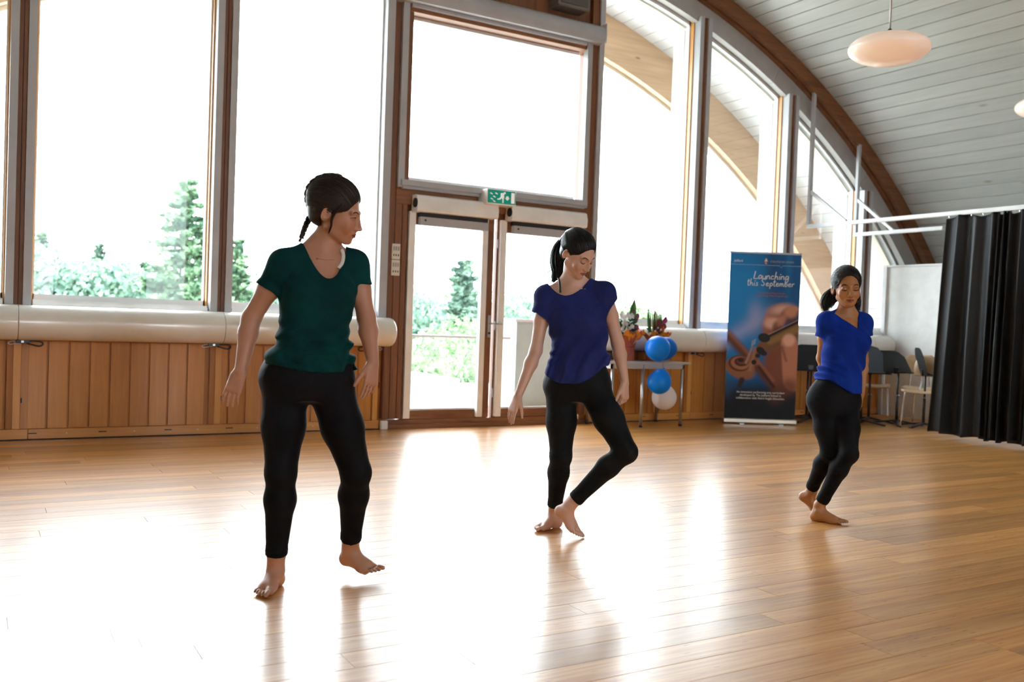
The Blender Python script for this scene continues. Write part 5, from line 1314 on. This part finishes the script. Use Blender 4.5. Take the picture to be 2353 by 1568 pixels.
def hair_cap(root, sp, toW, HO, HR, hs, fn, mat_, tie, res=.0027, ext=(11, 14, 13, 14), rough=None):
    """fn(P) -> signed distance in cm in the head frame"""
    lo, hi = HO-hs*np.array([15]*3), HO+hs*np.array([15]*3)
    fl = Fld([axis(lo[i], hi[i], res) for i in range(3)]); q = (slice(None),)*3; X, Y, Z = fl.pts(q)
    P = [(HR[0, i]*(X-HO[0])+HR[1, i]*(Y-HO[1])+HR[2, i]*(Z-HO[2]))/hs for i in range(3)]
    fl.F[:] = (fn(P)*hs).astype(np.float32)
    o, V = build(fl, 'hair', mat_, root, it=2)
    Hh = (V-HO) @ HR/hs; T = np.array(tie, float); d = Hh-T; ax_ = np.array([0, -.6, .5]); ax_ /= np.linalg.norm(ax_)
    r = np.linalg.norm(d, axis=1); s1 = np.array([1., 0, 0]); s2 = np.cross(ax_, s1)
    ph = np.arctan2(d @ s1, d @ s2); A = np.stack([np.cos(ph)*22, np.sin(ph)*22, r*.12], 1)
    at = o.data.attributes.new('strand', 'FLOAT_VECTOR', 'POINT'); at.data.foreach_set('vector', A.astype(np.float32).ravel())
    return o
def strands(root, sp, HO, HR, hs, cen, rad, cut, tie, mat_, n, seed, top=0.0, over=.5, r=.0011, wob=.02):
    """thin hairs lying on the cap, from the hairline back to the tie"""
    rg = np.random.default_rng(seed); cen, rad = np.array(cen, float), np.array(rad, float); T = (np.array(tie, float)-cen)/rad; T /= np.linalg.norm(T)
    mb = MB(); S_ = []; got = 0; tries = 0
    while got < n and tries < n*60:
        tries += 1; s0 = rg.normal(size=3); s0 /= np.linalg.norm(s0); p = cen+s0*rad
        c = float(cut([np.array([p[0]]), np.array([p[1]]), np.array([p[2]])])[0])
        if c < -over or c > 1.6 or p[2] < -6: continue
        if c > .5 and rg.random() > .25: continue
        got += 1; om = math.acos(np.clip(s0 @ T, -1, 1)); m = 15; pts = []; R = []; a = rg.normal()*wob
        sd_ = np.cross(s0, T); W_ = s0*.45+T*.45+np.array([s0[0]*.5, 0, .75*max(0, .35-s0 @ T)]); W_ /= max(.35, np.linalg.norm(W_))
        for i in range(m):
            t = i/(m-1); t2 = t*.96; q = s0*(1-t2)**2+2*t2*(1-t2)*W_+T*t2*t2
            q = q+sd_*a*math.sin(PI*t); q /= np.linalg.norm(q); lift = 1.0+.018*min(1, t*5)+.006*rg.random()*0
            pts.append(tuple(HO+HR @ ((cen+q*rad*lift)*hs))); R.append(r*min(1, .15+t*5)*(1 if t < .8 else (1-t)*5+.05))
        mb.tube(pts, R, 4, caps=False); S_ += [v for i in range(m) for v in [(got*1.7, 3, i*.03)]*4]
    me = bpy.data.meshes.new('hair_strands'); me.from_pydata(mb.v, [], mb.f); me.update(); o = link_mesh('hair_strands', me, mat_, root, True)
    at = me.attributes.new('strand', 'FLOAT_VECTOR', 'POINT'); at.data.foreach_set('vector', np.array(S_, np.float32).ravel()); return o
def locks(root, name, path, rad, n, r, mat_, seed, wave=0, flatd=None, taper=.5):
    """a tail of hair: n thin tubes following the path"""
    rg = random.Random(seed); P = catmull(path, 8); m = len(P); mb = MB(); S_ = []
    for k in range(n):
        a, q = rg.random()*2*PI, math.sqrt(rg.random()); pts = []; R = []; ph = rg.random()*6; e = rg.uniform(.8, 1.0)
        mm = max(4, int(m*e))
        for i in range(mm):
            t = i/(m-1); d = (P[min(i+1, m-1)]-P[max(i-1, 0)]).normalized(); _, x, y = frame_of(d, (.3, 1, .1)); w = rad(t)*q
            pts.append(P[i]+x*w*math.cos(a+.6*t)+y*w*math.sin(a+.6*t)+x*wave*math.sin(t*14+ph)*t); R.append(r*(1-taper*t**2)*(1-.85*(i/(mm-1))**6))
        n0 = len(mb.v); mb.tube(pts, R, 5)
        for i in range(mm):
            S_ += [(a*9+k*3.7, q*11, i*.05)]*5
    me = bpy.data.meshes.new(name); me.from_pydata(mb.v, [], mb.f); me.update(); o = link_mesh(name, me, mat_, root, True)
    at = me.attributes.new('strand', 'FLOAT_VECTOR', 'POINT'); at.data.foreach_set('vector', np.array(S_, np.float32).ravel()); return o
blk = fabric('black_leggings', (.004, .004, .006), (.007, .007, .010), .7, .06)
# ------------------------------------------------------------------ dancer in the green shirt
def cap_fn(cut, top=1.0, thick=.75, lumps=(), nape=-6.5):
    def fn(P):
        x, y, z = P; A = [np.abs(x), y, z]
        d = ellc(P, (0, 1.8, 3.6+.3*top), (7.3+thick, 9.4+thick, 8.0+thick+.4*top)); d = smin(d, ellc(P, (0, 4.4, -2.2), (5.9+thick*.6, 5.0+thick*.5, 5.0)), 2.0)
        for c, r, k in lumps: d = smin(d, ellc(P if c[0] == 0 or len(c) > 3 else P, c[:3], r), k)
        return np.maximum(d, -cut(P))
    return fn
def cut_std(P, fz=5.6, temple=.8, sb=0.):
    """what the hair does not cover: the face, the ears and the neck"""
    x, y, z = P; xa = np.abs(x); A = [xa, y, z]
    face = ellc(P, (0, -9.2, fz-10.2), (7.5, 7.6, 10.0)); face = smin(face, ellc(A, (5.6, -7.2, -4.9), (3.4, 4.7, 5.6)), .8)
    ear = ellc(A, (8.4, 1.7, -2.3), (2.1, 2.0, 3.7)); low = np.maximum(z-(-3.2-.0*y), y-3.2)
    low2 = np.maximum(z+7.2-(y-3)*.15, -99)
    d = smin(smin(face, ear, .5), smin(low, low2, .8), .8)
    return d
hair1 = hairmat('dark_brown_hair', (.010, .006, .006), (.035, .018, .014)); hair2 = hairmat('sleek_black_hair', (.004, .004, .006), (.014, .012, .015), .28); hair3 = hairmat('wavy_black_hair', (.006, .005, .006), (.022, .015, .014), .36)
def extra1(root, sp, toW, j, HR, hs, onface, tr, tf):
    HO = np.array(sp['headO']); lumps = []
    for i in range(18):
        th = -.02+i*.143; s_ = 1 if i % 2 else -1; y, z = 1.8+10.0*math.sin(th), 3.9+8.55*math.cos(th); r_ = 1.08 if i < 12 else 1.0
        lumps += [((.8*s_, y, z), (1.3*r_, 1.05*r_, 1.05*r_), .2), ((-.7*s_, y+.35*math.cos(th), z-.35*math.sin(th)), (1.15*r_, .95*r_, .95*r_), .2)]
    hair_cap(root, sp, toW, HO, HR, hs, cap_fn(lambda P: cut_std(P, 6.7), .7, .65, lumps), hair1, (0, 11, 0))
    strands(root, sp, HO, HR, hs, (0, 1.8, 3.8), (7.95, 10.05, 8.95), lambda P: cut_std(P, 6.7), (0, 9.5, 1.5), hair1, 620, 1, over=.12)
    # hanging end of the plait
    pts = catmull([(.118, .03, 1.482), (.106, .03, 1.455), (.099, .022, 1.430), (.093, .012, 1.402)], 3); n = len(pts); m = MB()
    for i in range(n):
        s_ = 1 if i % 2 else -1; r = .0105-.0025*i/n; d, a, b = frame_of(pts[min(i+1, n-1)]-pts[max(i-1, 0)], (0, 1, 0))
        for q in (1, -1):
            bm = bmesh.new(); bmesh.ops.create_uvsphere(bm, u_segments=14, v_segments=9, radius=r)
            for v in bm.verts: c = v.co.copy(); v.co = pts[i]+a*(c.x*.75+s_*q*r*.55)+b*c.y*.95+d*(c.z*.85+s_*q*c.x*.45+q*r*.15)
            m.bm(bm)
    o = m.build('plait', hair1, root, smooth=True)
    e0 = pts[-1]; locks(root, 'plait_end', [tuple(e0), tuple(e0+Vector((-.006, .0, -.012))), tuple(e0+Vector((-.010, 0, -.026)))], lambda t: .004+.004*t, 26, .0012, hair1, 4)
    # loose strand in front of the ear
    for sx in (1, -1):
        q = [tuple(toW((sx*a, b, c))) for a, b, c in ((6.7, -3.2, 4.5), (7.3, -1.8, 1.0), (7.35, -1.2, -2.2), (6.9, -1.5, -4.6), (6.5, -1.3, -6.8), (6.2, -1.0, -8.0))]
        locks(root, 'loose_strand', q, lambda t: .009*(1-t*.85), 44, .0011, hair1, 5+sx)
    # necklace
    gold = plain('gold', (.75, .52, .25), .25, 1.0); c = j['neckb']+np.array([0, 0, -.008]); pts = []
    for i in range(41):
        a = -PI*.95+PI*1.9*i/40; f = math.cos(a); pts.append(tuple(c+tr*math.sin(a)*.072+tf*(f*.067+.010)+np.array([0, 0, -.010-.022*max(0, f)])))
    MB().tube(pts, .0009, 5).build('necklace', gold, root)
    b = pts[17]; bm = bmesh.new(); bmesh.ops.create_uvsphere(bm, u_segments=12, v_segments=8, radius=.005); m = MB(); m.bm(bm); m.v = [(x+b[0], y*.6+b[1]-.003, z*.7+b[2]) for x, y, z in m.v]; m.build('necklace_bead', gold, root, smooth=True)
    # white strap under the neckline
    w = plain('white_strap', (.80, .78, .76), .6)
    for P_, r_ in (([(.250, 1.360), (.258, 1.342), (.261, 1.322), (.258, 1.300), (.250, 1.282)], .0075),):
        q = [sp['onbody'](x, z, .0025) for x, z in P_]; MB().tube(catmull(q, 4), r_, 8, flat=.3, up=tuple(tf)).build('strap', w, root, smooth=True)
def fold1(u, v, X, Y, Z):
    g = np.exp(-((Z-.97)/.09)**2); h = np.exp(-((Z-.90)/.04)**2); s = np.clip((1.12-Z)/.2, 0, 1)
    f = .0075*g*np.sin((Z*1.0-u*.32)*105+1.2*np.sin(u*22))+.0070*h*np.sin(u*85+Z*40)+.0065*s*np.sin((u*.9+Z*.5)*62+2*np.sin(Z*18))
    f += .0025*np.exp(-((Z-1.20)/.05)**2)*np.sin((Z+u*.8)*90)
    return f
def hem1(u, v): return .885-.022*np.cos(np.clip(u*8, -3, 3))+.10*np.clip(-u-.05, 0, .2)+.01*v/.1+.035*np.clip(-v*8, 0, 1)
g1 = dict(key='a', skin=(.52, .255, .165), lip=(.42, .10, .11), browc=(.03, .015, .012), headO=(.226, .0, 1.506), heads=1.075, headrot=(86, 16, -9), jaw=1.0, open=True, gaze=-.3, lidc=.3, part=.10,
    tyaw=24, rneck=.052, rarm=.041, rleg=(.087, .077, .055, .055, .036), clav=True,
    j=dict(neckb=(.170, .03, 1.352), neckt=(.200, .02, 1.425), shL=(.036, -.045, 1.286), shR=(.296, .075, 1.302), elL=(-.082, -.04, 1.072), elR=(.352, .06, 1.090), wrL=(-.103, -.09, .868), wrR=(.392, .0, .912),
        hipL=(.052, .0, .830), hipR=(.215, .03, .835), knL=(.050, -.03, .474), knR=(.326, .08, .464), anL=(.025, .035, .092), anR=(.290, .215, .128), cutL=(.025, .03, .137), cutR=(.291, .20, .165)),
    torso=[(.135, .01, .84, .11, .07), (.140, .01, .90, .125, .08), (.155, .0, .98, .116, .080), (.160, .0, 1.04, .112, .080), (.163, .01, 1.12, .122, .088), (.166, .015, 1.20, .132, .090), (.168, .02, 1.27, .125, .080), (.170, .025, 1.325, .085, .058)],
    pelvis=[(.133, .015, .765, .130, .085), (.133, .015, .82, .168, .108), (.135, .01, .88, .166, .105), (.145, .01, .95, .140, .092), (.155, .0, .99, .122, .085)],
    bustz=1.185, chestc=(.165, .01, 1.17), bustw=.066, bustd=.062, calfL=(0, .9, 0), calfR=(-.3, .8, 0),
    hands=[dict(W_=(-.103, -.09, .868), dirf=(-.30, -.25, -1), nrm=(-.15, -1, .15), side=1, s=.92, curl=[.32, .30, .26, .22], spread=.16, thumb=.25),
           dict(W_=(.392, .0, .912), dirf=(-.05, -.25, -1), nrm=(.75, -.65, .1), side=1, s=.92, curl=[.16, .26, .36, .42], spread=.05, thumb=.55)],
    feet=[dict(an=(.024, .035, .0685), dirf=(-.14, -1, .0), up=(0, 0, 1), side=-1, s=.93, spread=1.12), dict(an=(.292, .215, .110), dirf=(.85, -.50, -.12), up=(-.1, -.15, 1), side=-1, s=.93, toe=.32)],
    lo=(-.23, -.24, -.004), hi=(.56, .34, 1.70), waistz=.98, legm=blk, fz=[(.0, .10, .0032), (.74, .90, .0034)],
    shirt=dict(lo=(-.12, -.17, .84), hi=(.45, .19, 1.42), mat=fabric('green_jersey', (.000, .030, .034), (.000, .046, .048), .8, .12),
        st=[(.130, .005, .80, .181, .128), (.132, .005, .88, .176, .125), (.140, .0, .93, .166, .116), (.150, .0, .98, .148, .104), (.157, .0, 1.04, .138, .098), (.160, .005, 1.10, .142, .101), (.164, .01, 1.18, .146, .103), (.166, .015, 1.25, .140, .093), (.169, .02, 1.30, .118, .075), (.170, .022, 1.335, .09, .055)],
        rs=(.047, .053), endL=(-.030, -.045, 1.200), endR=(.335, .07, 1.226), nL=(-.50, 0, -1), nR=(.0, 0, -1), fold=fold1, hem=hem1,
        neck=dict(u=.020, zf=1.238, zb=1.325, c=24.0, cb=6.0, p=2.1)), extra=extra1)
person((1.035, 3.60), 'barefoot woman in dark green shirt and black leggings, plaited hair, looking over her shoulder', g1)

# ------------------------------------------------------------------ dancer with the ponytail
def extra2(root, sp, toW, j, HR, hs, onface, tr, tf):
    HO = np.array(sp['headO']); hair_cap(root, sp, toW, HO, HR, hs, cap_fn(lambda P: cut_std(P, 7.2), .5, .45, [((0, 10.6, 5.2), (2.2, 2.2, 2.2), 1.2)]), hair2, (0, 10.5, 5.5))
    strands(root, sp, HO, HR, hs, (0, 1.8, 3.75), (7.75, 9.85, 8.65), lambda P: cut_std(P, 7.2), (0, 10.4, 5.2), hair2, 620, 2, r=.0009, over=.12)
    b = toW((0, 10.2, 5.0)); path = [tuple(b), (.018, .115, 1.535), (-.010, .125, 1.490), (-.022, .115, 1.430), (-.020, .095, 1.375), (-.034, .075, 1.335), (-.050, .06, 1.305)]
    locks(root, 'ponytail', path, lambda t: .010+.030*math.sin(PI*min(1, t*1.05+.08))**.7, 300, .0025, hair2, 9, wave=.003)
    locks(root, 'loose_strand', [(-.02, .10, 1.42), (-.045, .09, 1.385), (-.070, .08, 1.365), (-.072, .08, 1.34), (-.060, .08, 1.325)], lambda t: .003, 5, .0009, hair2, 3)
    MB().tube([tuple(p) for p in [toW((2.1*math.cos(a), 10.4+.4*math.sin(a), 5.2+1.9*math.sin(a))) for a in np.linspace(0, 2*PI, 17)[:-1]]], .004, 6, closed=True).build('hair_tie', M['black'], root, smooth=True)
    p0, p1 = np.array((-.020, .045, 1.335)), np.array((-.008, -.070, 1.255)); q = [tuple(p0+(p1-p0)*t+np.array([0, -.022, .022])*math.sin(PI*t)) for t in np.linspace(0, 1, 9)]
    MB().tube(q, .0055, 8, flat=.4).build('strap', M['black'], root, smooth=True)
def fold2(u, v, X, Y, Z):
    s = np.clip((1.12-Z)/.25, 0, 1); w = 1.1*np.sin(Z*15+u*6)
    f = .0120*s*np.sin((u*.92-Z*.50)*70+w)+.0050*np.exp(-((Z-.93)/.05)**2-((u+.13)/.06)**2)*np.sin((Z-u*.4)*150)+.0025*np.exp(-((Z-1.18)/.05)**2)*np.sin((u-Z*.9)*80)
    f += .004*np.exp(-((Z-.81)/.04)**2)*np.sin(u*70)
    return f
def hem2(u, v): return .787+.075*np.clip((np.abs(u+.02)-.03)/.14, 0, 1)**2+.02*np.clip(u, 0, 1)/.15
g2 = dict(key='b', skin=(.66, .40, .30), lip=(.42, .13, .12), browc=(.02, .012, .012), headO=(.076, -.03, 1.463), heads=1.02, headrot=(45, 34, -4), jaw=.96, lidc=.45, browt=1.05,
    tyaw=-8, rneck=.049, rarm=.037, rleg=(.080, .072, .051, .050, .033), clav=True,
    j=dict(neckb=(.055, .03, 1.305), neckt=(.060, .015, 1.395), shL=(-.082, .030, 1.232), shR=(.228, -.01, 1.262), elL=(-.122, -.02, .950), elR=(.306, .0, 1.000), wrL=(-.208, -.08, .712), wrR=(.345, -.05, .800),
        hipL=(.022, .02, .760), hipR=(.176, -.01, .775), knL=(.030, .0, .400), knR=(.350, -.170, .458), anL=(.010, .080, .092), anR=(.078, -.100, .165), cutL=(.011, .075, .125), cutR=(.108, -.108, .195)),
    torso=[(.100, .01, .79, .10, .065), (.10, .01, .85, .115, .078), (.105, .01, .92, .106, .080), (.100, .01, .98, .105, .08), (.095, .01, 1.06, .115, .086), (.088, .01, 1.13, .128, .088), (.080, .015, 1.20, .128, .080), (.066, .02, 1.27, .085, .055)],
    pelvis=[(.100, .01, .70, .120, .085), (.100, .01, .75, .158, .102), (.102, .01, .81, .155, .10), (.105, .01, .88, .130, .09), (.105, .01, .93, .112, .083)],
    bustz=1.115, chestc=(.09, .01, 1.10), bustw=.062, bustd=.055, calfL=(-.1, .9, 0), calfR=(-.3, .7, .5),
    hands=[dict(W_=(-.208, -.08, .712), dirf=(-.33, -.12, -1), nrm=(-.75, -.6, .1), side=-1, s=.92, curl=[.10, .12, .14, .18], spread=.05, thumb=.62),
           dict(W_=(.345, -.05, .800), dirf=(.02, -.15, -1), nrm=(.8, -.6, .1), side=1, s=.90, curl=[.55, .62, .68, .72], spread=.02, thumb=.45)],
    feet=[dict(an=(.012, .085, .0685), dirf=(-.75, -.72, 0), up=(0, 0, 1), side=-1, s=.90), dict(an=(.070, -.100, .142), dirf=(.62, -.32, -.62), up=(.50, -.28, .75), side=-1, s=.88, toe=.12)],
    lo=(-.33, -.29, -.004), hi=(.46, .20, 1.64), waistz=.93, legm=fabric('charcoal_leggings', (.006, .007, .009), (.010, .011, .014), .65, .08), fz=[(.0, .14, .0032), (.52, .72, .0034)],
    shirt=dict(lo=(-.19, -.15, .75), hi=(.33, .17, 1.36), mat=fabric('navy_jersey', (.016, .024, .120), (.024, .034, .165), .8, .15),
        st=[(.100, .01, .72, .178, .122), (.100, .01, .80, .173, .120), (.102, .01, .86, .165, .115), (.108, .01, .92, .155, .105), (.104, .01, .98, .150, .100), (.098, .01, 1.05, .152, .102), (.094, .01, 1.12, .156, .104), (.086, .01, 1.18, .156, .096), (.076, .012, 1.235, .145, .078), (.068, .015, 1.275, .115, .055)],
        rs=(.049, .059), endL=(-.112, .015, 1.135), endR=(.262, -.005, 1.200), nL=(-.55, 0, -1), nR=(.95, 0, -.75), fold=fold2, hem=hem2,
        neck=dict(u=-.045, zf=1.243, zb=1.262, c=6.5, cb=3.5, p=2.0, tilt=.22)), extra=extra2)
person((2.66, 4.02), 'barefoot woman with ponytail in loose navy top and black leggings, one leg bent, looking down', g2)

# ------------------------------------------------------------------ girl in royal blue
def extra3(root, sp, toW, j, HR, hs, onface, tr, tf):
    HO = np.array(sp['headO'])
    def fn(P):
        x, y, z = P; d = cap_fn(lambda P_: cut_std(P_, 8.0), .9, .75, [((4.5, 6, -3.5), (3.2, 3.0, 4.5), 1.5), ((-4.5, 6, -3.5), (3.2, 3.0, 4.5), 1.5), ((0, 9.5, -1), (4, 3, 4), 1.5)])(P)
        return d+.16*np.sin(x*2.6+np.sin(z*1.7)*1.4)*np.sin(z*2.2+y*1.2)
    hair_cap(root, sp, toW, HO, HR, hs, fn, hair3, (0, 10, -2))
    strands(root, sp, HO, HR, hs, (0, 1.8, 3.9), (8.05, 10.15, 9.1), lambda P: cut_std(P, 8.0), (0, 9.5, -1), hair3, 700, 3, r=.00055, wob=.16, over=.15)
    for s_, n, pts in ((-1, 190, [(-3.5, 6.5, -1.5), (-6.0, 7.8, -3.5), (-8.6, 7.5, -6.0), (-10.2, 6.5, -9.0), (-10.0, 5.0, -12.5), (-9.2, 4.0, -14.5)]), (-1, 160, [(-2.5, 7, -3), (-5.5, 7, -6.0), (-7.2, 6, -9.5), (-7.6, 5, -13.0)]), (1, 190, [(3.5, 6.5, -1.0), (5.8, 6.8, -4), (6.8, 6.5, -8), (7.5, 5.5, -12), (8.6, 4.5, -14.5)])):
        locks(root, 'wavy_lock', [tuple(toW(p)) for p in pts], lambda t: .012+.020*math.sin(PI*min(1, t+.15)), n, .0016, hair3, 30+n+s_, wave=.005)
    locks(root, 'loose_strand', [tuple(toW(p)) for p in [(-6, 5, 0), (-9, 6, -3), (-11.5, 6, -7), (-12.2, 5, -12), (-11, 4, -15)]], lambda t: .006*t+.002, 9, .0007, hair3, 8, wave=.004)
    rg = random.Random(2); m = MB()
    for k in range(46):
        a = rg.uniform(-.2, PI+.2); y = rg.uniform(-2, 6); p = np.array([8.0*math.cos(a), y, 3.6+9.0*math.sin(a)*(1-.02*y*y*.3)]); d = p/np.linalg.norm(p); q = [toW(p-d*.9), toW(p+d*.5+[rg.uniform(-.4, .4)]*3), toW(p+d*.5+[rg.uniform(-1.0, 1.0) for _ in range(3)])]
        m.tube(catmull([tuple(w) for w in q], 3), .00028, 4)
    o = m.build('flyaway_hair', hair3, root)
def fold3(u, v, X, Y, Z):
    s = np.clip((1.08-Z)/.2, 0, 1)
    f = .0080*s*np.sin((u*.95+Z*.35)*72+1.3*np.sin(Z*20))+.0075*np.exp(-((Z-.87)/.055)**2)*np.clip((-u-.02)/.08, 0, 1)*np.sin((Z+u*.5)*135)+.003*np.exp(-((Z-1.08)/.05)**2)*np.sin((Z+u*.9)*85)
    return f
def hem3(u, v): return .752+.075*np.clip((-u-.005)/.13, 0, 1)**1.3
g3 = dict(key='c', skin=(.43, .185, .075), lip=(.30, .085, .05), browc=(.008, .006, .006), headO=(.084, .0, 1.362), heads=1.02, headrot=(-6, 6, -2), jaw=.92, lidc=.75, browt=1.35, nose=.985, part=.06,
    tyaw=18, glute=.012, rneck=.041, rarm=.034, rleg=(.073, .064, .044, .045, .030), clav=True,
    j=dict(neckb=(.100, .03, 1.200), neckt=(.092, .02, 1.270), shL=(-.030, -.010, 1.158), shR=(.208, .055, 1.160), elL=(.002, .130, .945), elR=(.226, .080, .940), wrL=(.080, .165, .790), wrR=(.203, .02, .752),
        hipL=(-.018, .01, .690), hipR=(.110, .02, .690), knL=(.018, -.03, .405), knR=(.092, -.130, .412), anL=(-.030, .130, .155), anR=(-.018, -.010, .098), cutL=(-.028, .12, .170), cutR=(-.010, -.015, .118)),
    torso=[(.050, .015, .73, .09, .06), (.06, .015, .78, .105, .075), (.078, .02, .86, .094, .072), (.088, .02, .93, .095, .074), (.094, .015, 1.0, .104, .08), (.097, .015, 1.07, .114, .082), (.098, .02, 1.13, .110, .074), (.099, .025, 1.175, .075, .05)],
    pelvis=[(.047, .010, .63, .105, .075), (.050, .010, .68, .127, .088), (.052, .010, .74, .127, .088), (.058, .015, .80, .122, .088), (.072, .018, .86, .100, .078)],
    bustz=1.045, chestc=(.095, .015, 1.04), bustw=.055, bustd=.047, calfL=(-.4, .6, 0), calfR=(-.5, .6, 0),
    hands=[dict(W_=(.080, .165, .790), dirf=(.6, .0, -.8), nrm=(.2, -1, 0), side=-1, s=.86, curl=.3, thumb=.5),
           dict(W_=(.203, .02, .752), dirf=(-.10, -.12, -1), nrm=(.85, -.5, .1), side=1, s=.86, curl=[.12, .14, .16, .2], spread=.0, thumb=.30)],
    feet=[dict(an=(-.032, .128, .128), dirf=(.66, -.40, -.62), up=(.45, -.30, .70), side=-1, s=.84, toe=.50), dict(an=(-.022, -.012, .0665), dirf=(.86, -.52, .0), up=(0, 0, 1), side=-1, s=.90)],
    lo=(-.17, -.24, -.004), hi=(.34, .30, 1.54), waistz=.86, legm=blk, fz=[(.0, .14, .0032), (.62, .74, .0034)],
    shirt=dict(lo=(-.13, -.14, .72), hi=(.31, .17, 1.26), mat=fabric('royal_blue_jersey', (.003, .022, .22), (.006, .038, .32), .8, .15),
        st=[(.046, .01, .68, .152, .118), (.048, .01, .75, .150, .116), (.058, .012, .81, .140, .108), (.074, .015, .87, .130, .100), (.086, .018, .93, .126, .095), (.093, .015, 1.0, .130, .096), (.097, .015, 1.06, .134, .098), (.098, .016, 1.11, .132, .090), (.099, .02, 1.155, .112, .072), (.10, .022, 1.19, .08, .05)],
        rs=(.047, .052), endL=(-.045, .015, 1.078), endR=(.232, .062, 1.095), nL=(-.12, 0, -1), nR=(.10, 0, -1), fold=fold3, hem=hem3,
        neck=dict(u=.020, zf=1.125, zb=1.170, c=1.35, cb=2.2, p=1.0, tilt=.62)), extra=extra3)
person((4.30, 3.66), 'barefoot girl in royal blue shirt and black leggings, one hand behind her back, knees bent', g3)
